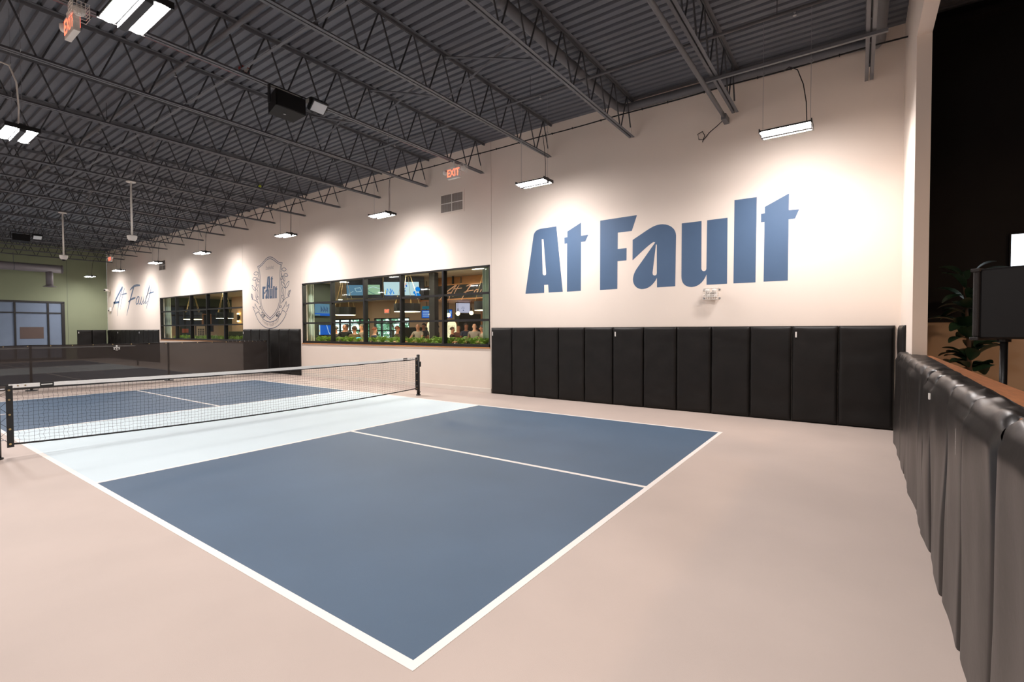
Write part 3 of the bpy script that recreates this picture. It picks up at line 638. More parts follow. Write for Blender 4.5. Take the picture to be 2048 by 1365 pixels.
# storefront with frosted film in the green wall
w3 = struct('window_3', None, loc=(4, YG, 0))
part('frame', MB().box(1.95, 5.85, YG - .03, YG + .1, 2.97, 3.06).box(5.72, 5.85, YG - .03, YG + .1, .0, 3.0).box(1.95, 5.72, YG - .03, YG + .1, 0, .12), black, w3)
for xx in (3.97, 5.20, 2.75):
    part('mullion', MB().box(xx - .035, xx + .035, YG - .02, YG + .08, .12, 2.97), black, w3)
part('transom', MB().box(1.95, 5.72, YG - .015, YG + .08, 2.42, 2.48), black, w3)
xs = [1.95, 2.785, 3.935]
for a, b in ((1.98, 2.715), (2.785, 3.935), (4.005, 5.165), (5.235, 5.72)):
    for c, d in ((.12, 2.42), (2.48, 2.97)):
        part('pane', MB().box(a, b, YG + .03, YG + .04, c, d), film, w3)
part('sign_board', MB().box(4.14, 5.02, YG + .018, YG + .031, 1.13, 1.72, bev=.004), brown_m, w3)

# ------------------------------------------------------------------ padding
def pad_panel(o, U, N, w, h, T, seed, nu=14, nv=30, wr=0.011):
    """a stuffed panel: o lower corner on the wall, U along, N outwards"""
    o, U, N = Vector(o), Vector(U), Vector(N)
    mb = MB()
    def front(a, b):
        a = .5 - .5 * math.copysign(abs(1 - 2 * a) ** .55, 1 - 2 * a)
        b = .5 - .5 * math.copysign(abs(1 - 2 * b) ** .6, 1 - 2 * b)
        e = min(a, 1 - a) * w; g = min(b, 1 - b) * h
        k = (1 - math.exp(-e / .007)) * (1 - math.exp(-g / .016))
        n = mnoise.noise(Vector((a * w * 2.4 + seed * 7.3, b * h * 4.2, seed))) * wr * k + mnoise.noise(Vector((a * w * 7 + b * 3, b * h * 9, seed + 9))) * wr * .4 * k
        sag = -.010 * math.sin(a * math.pi) * (b > .97)
        return o + U * (a * w) + Vector((0, 0, b * h + sag)) + N * (T * (.45 + .55 * k) + n)
    mb.grid(front, nu, nv)
    m = len(mb.v)
    ed = [(i / nu, 0) for i in range(nu + 1)] + [(1, j / nv) for j in range(1, nv + 1)] + [(1 - i / nu, 1) for i in range(1, nu + 1)] + [(0, 1 - j / nv) for j in range(1, nv)]
    idx = [round(b * nv) * (nu + 1) + round(a * nu) for a, b in ed]
    back = [o + U * (a * w) + Vector((0, 0, b * h)) for a, b in ed]
    k = len(ed)
    mb.v.extend(q[:] for q in back)
    for i in range(k):
        mb.f.append([idx[(i + 1) % k], idx[i], m + i, m + (i + 1) % k]); mb.m.append(0)
    mb.f.append(list(range(m + k - 1, m - 1, -1))); mb.m.append(0)
    return mb
H_PAD = 1.552
def mat_unit(label, o, U, N, widths, group, T=.05, tagged=True):
    o, U, N = Vector(o), Vector(U), Vector(N)
    root = thing('wall_pad', label, 'wall pad', o, group)
    a = 0.0
    for k, w in enumerate(widths):
        part('panel', pad_panel(o + U * (a + .002), U, N, w - .004, H_PAD, T, random.random() * 50), vinyl, root, smooth=True)
        a += w
    if tagged:
        c = o + U * .05 + N * (T + .0065) + Vector((0, 0, H_PAD - .14))
        mb = MB()
        L = [c + U * x + Vector((0, 0, z)) + N * n for n in (-.008, .002) for x, z in ((0, -.045), (.022, -.045), (.022, .045), (0, .045))]
        mb.add(L, [(0, 1, 2, 3), (7, 6, 5, 4), (0, 4, 5, 1), (1, 5, 6, 2), (2, 6, 7, 3), (3, 7, 4, 0)])
        part('tag', mb, white_plastic, root, label='white sewn tag')
    return root
gp = 'black vinyl pads along the walls'
dn = (0, -1, 0)
ed_ = [5.48, 4.88, 4.26, 3.65, 3.03, 2.40, 1.77, 1.14, 0.53, -0.10, -0.72, -1.35, -2.045]
wd = [a - b for a, b in zip(ed_[:-1], ed_[1:])]
mat_unit('five-panel black vinyl wall pad beside the near window', (XW, ed_[0], .005), dn, (-1, 0, 0), wd[:5], gp)
mat_unit('five-panel black vinyl wall pad beneath the blue painted lettering', (XW, ed_[5], .005), dn, (-1, 0, 0), wd[5:10], gp)
mat_unit('two-panel black vinyl wall pad ending at the corner by the cream jamb', (XW, ed_[10], .005), dn, (-1, 0, 0), wd[10:], gp)
mat_unit('black vinyl pad on the short return wall behind the draped half wall', (XW - .06, YJ + .001, .005), (-1, 0, 0), (0, 1, 0), [.47, .47], gp, T=.045, tagged=False)
mat_unit('black vinyl wall pad between the painted crest and the near window', (XW, 15.42, .005), dn, (-1, 0, 0), [.64, .64, .63], gp, tagged=False)
mat_unit('black vinyl wall pad below the crest, beyond the screen divider', (XW, 17.34, .005), dn, (-1, 0, 0), [.63, .62, .62], gp)
mat_unit('black vinyl wall pad right in the corner by the green wall', (XW, 32.62, .005), dn, (-1, 0, 0), [.54, .54, .54], gp, tagged=False)
mat_unit('black vinyl wall pad under the blue script lettering', (XW, 31.0, .005), dn, (-1, 0, 0), [.62] * 5, gp)
mat_unit('black vinyl wall pad adjoining the far window', (XW, 27.9, .005), dn, (-1, 0, 0), [.62] * 4, gp)
mat_unit('black vinyl pad standing against the green wall', (6.33, YG, .005), (1, 0, 0), (0, -1, 0), [.63, .62], gp)

# draped vinyl over the half wall beside the camera
def drape_panel(x0, w, seed):
    """hangs at y about -1.99 and folds over the top of the half wall (x0 is the end nearer the lettered wall)"""
    mb = MB()
    NU, NV = 16, 44
    hz, top = 1.13, 1.222
    def fn(a, b):
        a = .5 - .5 * math.copysign(abs(1 - 2 * a) ** .6, 1 - 2 * a)
        x = x0 - a * w
        n1 = mnoise.noise(Vector((x * 2.0, 7.1, b * .9)))
        n2 = mnoise.noise(Vector((x * 5.5, seed, b * 2.5)))
        n3 = mnoise.noise(Vector((x * 11.0, 3.0, b * 9.0)))
        e = min(a, 1 - a) * w
        k = 1 - math.exp(-e / .012)
        gather = math.exp(-e / .05)
        if b < .70:
            t = b / .70
            y = -2.028 + .028 * (.2 + .8 * k) + n1 * .018 + n2 * .014 * (.4 + t)
            y -= gather * .014 * max(0, t - .35)
            z = t * hz
        elif b < .88:
            t = (b - .70) / .18
            ang = t * math.pi / 2
            r = .082 * (.68 + .32 * k) + n2 * .018 + n3 * .011 - gather * .014
            y = -2.072 + math.cos(ang) * (.056 + n2 * .010 - gather * .010)
            z = hz + math.sin(ang) * r
        else:
            t = (b - .88) / .12
            r = .082 * (.68 + .32 * k) + n2 * .018 + n3 * .011 - gather * .014
            yb = -2.112 - .0215 * max(-1, x) + n2 * .008
            y = -2.072 + (yb + 2.072) * t
            z = hz + r * (1 - t ** 4) + (1.209 - hz) * t ** 4 + n3 * .014 * math.sin(math.pi * t)
            z = max(z, 1.2085)
        return (x, y, z)
    mb.grid(fn, NU, NV)
    return mb
gp2 = 'draped vinyl pads over the half wall'
drape_edges = [6.76, 6.16, 5.56, 4.96, 4.36, 3.73, 3.24, 2.80, 2.13, 1.56, 0.95, 0.34, -0.27, -0.88, -1.49, -2.10, -2.71]
cuts = [(0, 4), (4, 7), (7, 12), (12, 16)]
for (a, b), lab in zip(cuts, ['draped black vinyl pad at the corner end of the half wall', 'draped black vinyl pad on the half wall, next before the white-tagged one',
                              'draped black vinyl pad with a small white tag at its upper edge', 'draped black vinyl pad running on past the camera']):
    root = thing('draped_pad', lab, 'wall pad', (drape_edges[a], -2.04, 0), gp2)
    for i in range(a, b):
        w = drape_edges[i] - drape_edges[i + 1]
        part('panel', drape_panel(drape_edges[i] - .003, w - .006, i * 1.7 + 2), vinyl_d, root, smooth=True)
    if a == 7:
        part('tag', MB().box(2.725, 2.755, -1.999, -1.985, 1.05, 1.09), white_plastic, root, label='white sewn tag')
        v, f = text_mesh('PROTECTIVE PADDING', .013, 0, .0003)
        part('stitched_lettering', MB().add([(1.515 + q.y, -1.972, 1.0 + q.x * .9) for q in v], f), white_plastic, root, label='pale stitched lettering')

# ------------------------------------------------------------------ roof joists
JY = [-1.69 + 1.842 * k for k in range(19)]
ZB = 5.205
def angle_pair(x0, x1, z, leg, gap, up):
    mb = MB()
    s = 1 if up else -1
    t = .005
    for sg in (-1, 1):
        y0 = sg * gap / 2
        mb.box(x0, x1, y0, y0 + sg * leg, z, z + t * s)
        mb.box(x0, x1, y0, y0 + sg * t, z, z + leg * s)
    return mb
bot_me = angle_pair(-10.3, 7.59, 0, .045, .016, True).mesh('bottom_chord', steel)
top_me = angle_pair(-10.3, 7.66, 0, .05, .016, False).mesh('top_chord', steel)
ZT = ZD - ZB
dA = MB().tube([(0.018, 0, .012), (.29, 0, ZT - .03)], .0125, 6).mesh('web_bar', steel_d)
dB = MB().tube([(-.018, 0, .012), (-.29, 0, ZT - .03)], .0125, 6).mesh('web_bar', steel_d)
dEnd = MB().tube([(0, 0, .0), (-.245, 0, ZT - .03)], .0125, 6).mesh('web_bar', steel_d)
endw = MB().tube([(.0, 0, .0), (-.062, 0, .16)], .0145, 6).mesh('end_sleeve', cream)
XN = [7.035 - .6145 * i for i in range(18)]
for k, y in enumerate(JY):
    root = thing('roof_joist', 'grey open-web steel roof joist, %s in the row counting from the cream header' % ORD[k], 'joist', (0, y, ZB), 'steel roof joists')
    for nm, me, z in (('bottom_chord', bot_me, 0), ('top_chord', top_me, ZT)):
        o = bpy.data.objects.new(nm, me); COL.objects.link(o); o.parent = root; o.location = (0, 0, z)
    for i, xn in enumerate(XN):
        for me in (dA, dB):
            o = bpy.data.objects.new('web_bar', me); COL.objects.link(o); o.parent = root; o.location = (xn, 0, 0)
    o = bpy.data.objects.new('web_bar', dEnd); COL.objects.link(o); o.parent = root; o.location = (7.57, 0, .01)
    o = bpy.data.objects.new('end_sleeve', endw); COL.objects.link(o); o.parent = root; o.location = (7.572, 0, .005)
    o['label'] = 'cream painted end of the last web bar'

# bridging and pipes under the deck
tag(part('bridging_bar', MB().box(2.02, 2.06, -1.8, YG, ZB + .047, ZB + .052).box(2.055, 2.06, -1.8, YG, ZB + .052, ZB + .09), steel), 'long grey steel bridging angle lying along the joists\' lower chords over the court', 'bridging')
sp = thing('sprinkler_pipe', 'long grey sprinkler pipe running through the joists above the court', 'pipe', (1.75, 0, 5.56))
part('pipe', MB().tube([(1.75, -1.6, 5.56), (1.75, YG, 5.56)], .03, 10), steel, sp, smooth=True)
for y in (2.9, 6.6, 10.3, 14.0, 17.7, 21.4, 25.1):
    part('hanger', MB().tube([(1.75, y, 5.59), (1.75, y, ZD)], .005, 6).box(1.71, 1.79, y - .012, y + .012, 5.515, 5.525), steel_d, sp)
    part('sprinkler_head', MB().lathe([(.012, 0), (.012, -.02), (.006, -.025), (.006, -.05), (.022, -.052), (.022, -.056)], 10, (1.75, y + .5, 5.53)), silver, sp)
sp2 = thing('sprinkler_pipe', 'thin grey sprinkler pipe nearest the lettered wall', 'pipe', (5.72, 0, 5.56))
part('pipe', MB().tube([(5.72, -1.6, 5.56), (5.68, YG, 5.56)], .022, 8), steel, sp2, smooth=True)
for y in (-.9, 2.9, 6.6, 10.3, 14.0, 17.7):
    part('sprinkler_head', MB().lathe([(.012, 0), (.012, -.02), (.006, -.025), (.006, -.05), (.022, -.052), (.022, -.056)], 10, (5.715, y, 5.54)), silver, sp2)
    part('hanger', MB().tube([(5.715, y + .2, 5.58), (5.715, y + .2, ZD)], .005, 6), steel_d, sp2)
tag(part('steel_channel', MB().box(6.10, 6.145, -1.86, .35, 5.15, 5.155).box(6.10, 6.105, -1.86, .35, 5.155, 5.19).box(6.14, 6.145, -1.86, .35, 5.155, 5.19), steel), 'short grey steel channel hung under the two joists nearest the header', 'channel')
cab = thing('power_cable', 'thin black clipped cable strung along the joists by the lettered wall', 'cable', (6.95, 0, 5.38))
pts = []
yy = -2.1
while yy < 31:
    ph = ((yy + 1.69) / 1.842) % 1.0
    pts.append((6.95, yy, ZB + .205 - .012 * math.sin(ph * math.pi))); yy += .3068
part('cable', MB().tube(pts, .011, 6), black_plastic, cab)
for y in JY[:12]:
    for q in (.35, .95, 1.4):
        part('clip', MB().box(6.936, 6.964, y + q - .006, y + q + .006, ZB + .18, ZB + .212), black_plastic, cab)
mp = thing('drain_pipe', 'thick grey pipe running along the top of the lettered wall with two elbows', 'pipe', (7.5, 0, 5.77))
part('pipe', MB().tube([(-3.0, -1.80, 5.62), (3.0, -1.80, 5.62), (7.30, -1.80, 5.62), (7.46, -1.77, 5.66), (7.52, -1.62, 5.72), (7.52, -1.3, 5.74), (7.52, 1.75, 5.77), (7.50, 2.06, 5.76), (7.36, 2.16, 5.74), (7.1, 2.17, 5.72), (-3.0, 2.17, 5.70)], .075, 14), steel, mp, smooth=True)
for xx in (1.5, 3.5, 5.5):
    part('coupling', MB().tube([(xx, 2.17, 5.715), (xx + .12, 2.17, 5.715)], .088, 14), steel, mp, smooth=True)
cp = thing('conduit_pipe', 'grey conduit pipe beside the second joist, ending low on the wall with a loose cable', 'pipe', (5.5, .3, 5.13))
part('pipe', MB().tube([(-2.0, .30, 5.13), (7.45, .30, 5.13)], .034, 10), steel, cp, smooth=True)
part('wall_bracket', MB().box(7.40, 7.66, .26, .34, 5.07, 5.10).box(7.40, 7.66, .26, .34, 5.10, 5.165), steel, cp)
part('loose_cable', MB().tube([(7.5, .34, 5.08), (7.58, .44, 5.05), (7.62, .58, 4.98), (7.63, .68, 4.88), (7.63, .76, 4.90), (7.63, .78, 5.0), (7.63, .70, 5.03), (7.63, .66, 4.95), (7.63, .70, 4.84)], .007, 6), black_plastic, cp)
for i, (a, xx, flip) in enumerate(((2, 4.35, 0), (3, 4.35, 1), (4, 4.35, 0), (5, 4.35, 1), (7, 2.9, 0), (8, 4.35, 1), (10, 3.2, 0), (11, 4.35, 1), (13, 3.2, 0), (15, 3.4, 1))):
    y0, y1 = JY[a] + .03, JY[a + 1] - .03
    t = thing('cross_brace', 'grey X-shaped cross brace between the %s and %s joists' % (ORD[a], ORD[a + 1]), 'brace', (xx, (y0 + y1) / 2, ZB), 'steel cross braces')
    part('brace_bar', MB().tube([(xx - .01, y0, ZB + .05), (xx - .01, y1, ZD - .06)], .018, 4), steel, t)
    part('brace_bar', MB().tube([(xx + .03, y0, ZD - .06), (xx + .03, y1, ZB + .05)], .018, 4), steel, t)

# ------------------------------------------------------------------ LED pendants
def pendant(x, y, label, z=4.30, cord=True):
    t = thing('pendant_light', label, 'light', (x, y, z), 'twin-strip LED pendants')
    L = .31
    part('housing', MB().box(x - .034, x + .034, y - L, y + L, z - .034, z + .07, bev=.006), steel_d, t)
    for s in (-1, 1):
        part('reflector', MB().box(x + s * .10 - .063, x + s * .10 + .063, y - L, y + L, z + .006, z + .03, bev=.004), black, t)
        ls_ = MB()
        ls_.grid(lambda a, b: (x + s * .10 + (a - .5) * .106, y + (b - .5) * 2 * (L - .012), z + .0055 - .020 * (1 - (2 * a - 1) ** 2)), 6, 1)
        ls_.f = [q[::-1] for q in ls_.f]
        part('led_strip', ls_, led, t, label='glowing LED strip')
        part('end_cap', MB().box(x - .17, x + .17, y + s * (L + .001), y + s * (L + .014), z - .006, z + .05), black, t)
        part('suspension_cable', MB().tube([(x, y + s * L * .95, z + .07), (x, y + s * L * .95, ZD)], .0025, 5), silver, t)
        part('cable_hook', MB().tube([(x, y + s * L * .95 + .0, ZB + .02), (x, y + s * L * .95 + .03, ZB - .02), (x, y + s * L * .95, ZB - .05), (x, y + s * L * .95 - .03, ZB - .02), (x, y + s * L * .95, ZB + .02)], .003, 5), silver, t)
    if cord:
        part('cord', MB().tube([(x, y - .25, z + .07), (x + .02, y - .24, z + .35), (x + .05, y - .20, z + .62), (x + .14, y - .12, z + .88), (x + .30, y, ZB + .12), (x + .50, y + .1, ZB + .17)], .006, 6), black_plastic, t)
    return t
XA = 6.42
for y, lab in ((-.74, 'twin-strip LED pendant light above the last blue painted letter'), (3.48, 'twin-strip LED pendant light above the first blue painted letter'),
               (7.88, 'twin-strip LED pendant light above the near black-framed window'), (12.18, 'twin-strip LED pendant light between the near window and the crest'),
               (17.70, 'twin-strip LED pendant light above the near end of the far window'), (22.0, 'twin-strip LED pendant light above the remote end of the far window'),
               (26.38, 'twin-strip LED pendant light above the blue script lettering'), (30.6, 'twin-strip LED pendant light in front of the green wall')):
    pendant(XA, y, lab)
pendant(.06, 3.32, 'big twin-strip LED pendant light overhead beside the hanging exit sign', 4.16, False)
t = pendant(.06, 7.62, 'twin-strip LED pendant light over the net with a pale dangling cord', 4.16, False)
part('cord', MB().tube([(.06, 7.55, 4.23), (.07, 7.56, 4.5), (.06, 7.60, 4.85), (.02, 7.75, 5.1), (-.1, 8.2, 5.3), (-.25, 9.1, 5.3)], .010, 6), white_plastic, t, label='pale cord')
for i, y in enumerate((-.75, 12.18, 17.7, 22.0, 26.38)):
    pendant(.06, y, 'twin-strip LED pendant light outside the frame, %s in the row over the near sideline' % ORD[i], 4.2, False)
for i, y in enumerate((-.75, 3.4, 7.6, 12.18, 17.7, 22.0, 26.38, 30.6)):  # extra unseen row, added as side fill for the hall
    pendant(-6.3, y, 'added twin-strip LED pendant outside the frame, %s in the unseen side fill row' % ORD[i], 4.2, False)

# ------------------------------------------------------------------ things fixed under the roof and on the walls
def exit_sign(x, y, z, label, cages=(1, 1)):
    t = thing('exit_sign', label, 'exit sign', (x, y, z), 'hanging exit signs')
    part('case', MB().box(x - .03, x + .03, y - .175, y + .175, z - .118, z + .118, bev=.006), white_plastic, t)
    part('canopy', MB().box(x - .035, x + .035, y - .07, y + .07, z + .118, z + .14).tube([(x, y, z + .13), (x, y, ZB)], .012, 8), white_plastic, t)
    for s in (-1, 1):
        v, f = text_mesh('EXIT', .20, 0, .003)
        vs = [(x + s * .0315, y + s * q.x * .88, z + q.y * 1.12) for q in v]
        if s > 0: f = [g[::-1] for g in f]
        part('lettering', MB().add(vs, f), exit_glow, t, label='glowing red letters EXIT')
        part('arrow', MB().add([(x + s * .0315, y + s * .158, z), (x + s * .0315, y + s * .143, z + .02), (x + s * .0315, y + s * .143, z - .02)], [(0, 1, 2)]), exit_glow, t)
        yy = y + s * .265
        part('lamp_arm', MB().tube([(x, y + s * .17, z + .05), (x, y + s * .22, z + .06)], .015, 8), white_plastic, t)
        hm = part('lamp_head', MB().lathe([(.02, -.05), (.045, -.035), (.055, 0), (.056, .03), (.05, .035)], 14, (x, yy, z + .06)), white_plastic, t, smooth=True)
        if cages[0 if s < 0 else 1]:
            cg = MB()
            for i in range(5):
                a = -.07 + i * .035
                cg.tube([(x - .075, yy + a, z - .02), (x - .075, yy + a, z + .13)], .003, 4)
                cg.tube([(x + a, yy - .075, z - .02), (x + a, yy - .075, z + .13)], .003, 4)
                zz = z - .02 + i * .0375
                cg.tube([(x - .075, yy - .075, zz), (x + .075, yy - .075, zz), (x + .075, yy + .075, zz), (x - .075, yy + .075, zz), (x - .075, yy - .075, zz)], .003, 4)
            part('wire_cage', cg, white_metal, t)
    return t
exit_sign(.19, 5.62, 4.95, 'red lit exit sign overhead beside the largest pendant light', (1, 0))
exit_sign(6.56, JY[4] - .02, 4.945, 'red lit exit sign near the white wall grille', (1, 0))
exit_sign(6.50, JY[16] - .02, 4.96, 'small red lit exit sign in the distance by the green wall', (0, 0))

rc = thing('red_conduit', 'red conduit pipe with a junction box along the fifth joist', 'conduit', (2, JY[4], ZB))
part('pipe', MB().tube([(-3.2, JY[4] + .075, ZB + .02), (2.1, JY[4] + .075, ZB + .02)], .012, 8).tube([(5.1, JY[4] + .075, ZB + .02), (6.5, JY[4] + .075, ZB + .02)], .012, 8), red_paint, rc)
part('junction_box', MB().box(2.08, 2.2, JY[4] + .03, JY[4] + .13, ZB + .06, ZB + .16, bev=.006), red_paint, rc)
part('label_plate', MB().box(2.11, 2.18, JY[4] + .022, JY[4] + .031, ZB + .075, ZB + .14), white_plastic, rc, label='white label plate')

def loudspeaker(x, y, z, label):
    t = thing('loudspeaker', label, 'loudspeaker', (x, y, z), 'ceiling loudspeakers')
    mb = MB()
    a = [(-.24, -.15), (.24, -.15), (.20, .14), (-.20, .14)]
    vs = [(x + q[0], y + q[1], z + h + (.05 if q[1] < 0 else 0)) for h in (-.135, .11) for q in a]
    mb.add(vs, [(3, 2, 1, 0), (4, 5, 6, 7), (0, 1, 5, 4), (1, 2, 6, 5), (2, 3, 7, 6), (3, 0, 4, 7)])
    part('cabinet', mb, black_plastic, t)
    part('front_grille', MB().box(x - .225, x + .225, y - .162, y - .149, z - .08, z + .15, bev=.004), black_plastic, t)
    part('badge', MB().lathe([(.02, -.004), (.02, 0)], 12, (x - .02, y + .0, z - .112)), silver, t)
    part('yoke', MB().box(x - .265, x - .25, y - .03, y + .03, z - .02, ZB + .0).box(x + .25, x + .265, y - .03, y + .03, z - .02, ZB).box(x - .265, x + .265, y - .03, y + .03, ZB - .012, ZB), black, t)
    return t
loudspeaker(2.69, 5.62, 4.955, 'black loudspeaker hung from the fifth joist over the net')
loudspeaker(2.80, JY[14] - .06, 4.985, 'small far black loudspeaker hung beside a distant floodlight')
def floodlight(x, y, z, label):
    t = thing('floodlight', label, 'floodlight', (x, y, z), 'ceiling floodlights')
    R = Matrix.Rotation(math.radians(48), 4, 'X')
    def tr(mb):
        mb.v = [tuple(Vector((x, y, z)) + R @ Vector(q)) for q in mb.v]; return mb
    part('housing', tr(MB().box(-.135, .135, -.02, .055, -.10, .10, bev=.008)), black, t)
    part('glass_front', tr(MB().box(-.115, .115, -.026, -.019, -.08, .08)), M('floodlight_glass', (214, 216, 218), 0.3), t)
    fins = MB()
    for i in range(9):
        fins.box(-.12 + i * .03 - .004, -.12 + i * .03 + .004, .055, .085, -.09, .09)
    part('cooling_fins', tr(fins), black, t)
    part('bracket', MB().box(x - .15, x - .138, y - .02, y + .02, z - .01, ZB).box(x + .138, x + .15, y - .02, y + .02, z - .01, ZB).box(x - .15, x + .15, y - .02, y + .22, ZB - .01, ZB), black, t)
    return t
floodlight(3.17, 5.50, 5.10, 'black floodlight with pale glass beside the near hung loudspeaker')
floodlight(3.26, JY[14] - .1, 5.10, 'far small floodlight with pale glass over the second court')

def dome_camera(x, y, label):
    t = thing('dome_camera', label, 'camera', (x, y, 5.0), 'dome cameras on drop poles')
    part('ceiling_plate', MB().lathe([(.10, 0), (.10, .02), (.03, .03)], 16, (x, y, ZB - .03)), white_plastic, t, smooth=False)
    part('pole', MB().tube([(x, y, ZB - .03), (x, y, 3.86)], .021, 10), white_plastic, t, smooth=True)
    part('body', MB().lathe([(.02, .01), (.105, 0), (.105, -.03), (.092, -.09), (.06, -.13)], 18, (x, y, 3.87)), white_plastic, t, smooth=True)
    part('dome', MB().sphere((x, y, 3.755), .06, 14, 8), black_plastic, t, smooth=True, label='dark lens dome')
    return t
dome_camera(2.94, JY[8], 'white dome camera on a pole above the screen divider')
dome_camera(2.84, JY[11], 'white dome camera on a pole farther back over the second court')
tag(part('pickleball', MB().sphere((5.17, JY[7], ZB + .085), .037, 14, 10), ballm, smooth=True), 'yellow green plastic ball stuck on a joist under the roof', 'ball')

def wall_grille(y, z, label):
    t = thing('wall_grille', label, 'vent', (XW, y, z), 'air grilles in the lettered wall')
    w, h = .42, .27
    part('frame', MB().box(XW - .012, XW, y - w, y + w, z - h, z - h + .055).box(XW - .012, XW, y - w, y + w, z + h - .055, z + h).box(XW - .012, XW, y - w, y - w + .055, z - h + .055, z + h - .055).box(XW - .012, XW, y + w - .055, y + w, z - h + .055, z + h - .055), cream, t)
    part('mid_bar', MB().box(XW - .014, XW - .002, y - .01, y + .01, z - h + .05, z + h - .05), white_plastic, t)
    part('mid_bar', MB().box(XW - .014, XW - .002, y - w + .05, y + w - .05, z - .01, z + .01), white_plastic, t)
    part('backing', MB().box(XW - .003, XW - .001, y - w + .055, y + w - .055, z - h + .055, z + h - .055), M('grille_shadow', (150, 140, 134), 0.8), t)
    lv = MB()
    n = 30
    for i in range(n):
        yy = y - w + .065 + (2 * w - .13) * i / (n - 1)
        lv.add([(XW - .011, yy - .006, z - h + .055), (XW - .004, yy + .004, z - h + .055), (XW - .004, yy + .004, z + h - .055), (XW - .011, yy - .006, z + h - .055)], [(0, 1, 2, 3)])
    part('louvre_blades', lv, white_plastic, t, kind='stuff')
    return t
wall_grille(6.73, 4.70, 'white four-section air grille high on the wall above the near window')
wall_grille(24.9, 4.56, 'small white air grille high on the wall above the far window')

ce = thing('emergency_light', 'white emergency light in a wire cage under the blue painted lettering', 'emergency light', (XW, .53, 2.13))
part('body', MB().box(XW - .07, XW, .43, .63, 2.08, 2.17, bev=.008), white_plastic, ce)
for s in (-1, 1):
    part('lamp_head', MB().sphere((XW - .085, .53 + s * .055, 2.185), .04, 12, 8), white_plastic, ce, smooth=True)
cg = MB()
for i in range(7):
    yy = .415 + i * .038
    cg.tube([(XW, yy, 2.235), (XW - .15, yy, 2.235), (XW - .15, yy, 2.035), (XW, yy, 2.035)], .0032, 4)
for i in range(6):
    zz = 2.035 + i * .04
    cg.tube([(XW, .415, zz), (XW - .15, .415, zz), (XW - .15, .643, zz), (XW, .643, zz)], .0032, 4)
for i in range(3):
    xx = XW - .04 - i * .036
    cg.tube([(xx, .415, 2.235), (xx, .643, 2.235)], .0032, 4); cg.tube([(xx, .415, 2.035), (xx, .643, 2.035)], .0032, 4)
part('wire_cage', cg, white_metal, ce)
for yy in (.40, .658):
    for zz in (2.06, 2.21):
        part('cage_lug', MB().box(XW - .012, XW, yy - .015, yy + .015, zz - .012, zz + .012), silver, ce)

wc = thing('wall_camera', 'small white bullet camera on the wall by the green corner', 'camera', (XW, 32.1, 3.7))
part('base', MB().lathe([(.05, -.02), (.05, .02)], 12, (XW - .05, 32.1, 3.7)), white_plastic, wc)
part('barrel', MB().tube([(XW - .05, 32.1, 3.70), (XW - .20, 31.95, 3.74), (XW - .34, 31.8, 3.72)], .06, 12), white_plastic, wc, smooth=True)
part('lens', MB().tube([(XW - .34, 31.8, 3.72), (XW - .36, 31.78, 3.717)], .045, 12), black_plastic, wc)
sn = thing('wall_sensor', 'small white sensor box on the wall beside the script lettering', 'sensor', (XW, 32.15, 2.66))
part('body', MB().box(XW - .08, XW, 32.06, 32.26, 2.58, 2.80, bev=.01), white_plastic, sn)
part('lens', MB().sphere((XW - .08, 32.16, 2.62), .04, 10, 6), black_plastic, sn, smooth=True)

# duct in front of the green wall
du = thing('air_duct', 'large grey round duct with a drop outlet before the green wall', 'duct', (3.5, 30.5, 4.55))
part('trunk', MB().tube([(-4.0, 30.5, 4.55), (5.30, 30.5, 4.55)], .19, 24), duct_m, du, smooth=True)
part('end_cap', MB().tube([(5.28, 30.5, 4.55), (5.33, 30.5, 4.55)], .205, 24), duct_m, du)
part('drop', MB().tube([(4.85, 30.5, 4.5), (4.85, 30.5, 3.74)], .135, 20), duct_m, du, smooth=True)
part('outlet_flange', MB().lathe([(.135, .06), (.25, .01), (.25, 0), (.1, -.02)], 24, (4.85, 30.5, 3.67)), duct_m, du, smooth=True)
for xx in (3.62, 1.5, -.6):
    part('strap', MB().tube([(xx, 30.5, 4.74), (xx, 30.5, ZB)], .012, 6).tube([(xx - .02, 30.5, 4.55), (xx + .02, 30.5, 4.55)], .194, 24), steel, du)

# ------------------------------------------------------------------ the near net
YN = 6.69
NX0, NX1 = -.205, 6.345
def net_top(x):
    s = (x - NX0) / (NX1 - NX0)
    return .885 - .030 * math.sin(math.pi * s)
def net_bot(x):
    s = (x - NX0) / (NX1 - NX0)
    return .155 - .075 * max(0.0, math.sin(math.pi * s)) ** .8
net = thing('pickleball_net', 'long black pickleball net with a white top band across the court', 'net', (3.05, YN, 0))
nb = MB()
cell = .0455
NCOL = int((NX1 - NX0) / cell); NROW = 16
P = [[None] * (NROW + 1) for _ in range(NCOL + 1)]
for i in range(NCOL + 1):
    for j_ in range(NROW + 1):
        xx = NX0 + (NX1 - NX0) * i / NCOL
        t = j_ / NROW
        e = min(i, NCOL - i) / NCOL
        amp = .011 if (i < 18) else .006
        zz = net_bot(xx) + .01 + (net_top(xx) - .055 - net_bot(xx) - .01) * t
        inner = 0 < j_ < NROW
        dx = (amp * .6 * (1 if (j_ % 2) else -1) * (.5 + .5 * math.sin(i * 1.3)) + random.uniform(-.003, .003)) if inner else 0
        dz = (random.uniform(-.004, .004) + .004 * math.sin(i * .9 + j_)) if inner else 0
        dy = .012 * math.sin(xx * 2.1 + t * 2) * math.sin(math.pi * t)
        P[i][j_] = (xx + dx, YN + dy, zz + dz)
for i in range(NCOL + 1):
    nb.tube(P[i], .0014, 3, caps=False)
for j_ in range(NROW + 1):
    nb.tube([P[i][j_] for i in range(NCOL + 1)], .0014, 3, caps=False)
part('netting', nb, cord_m, net, kind='stuff')
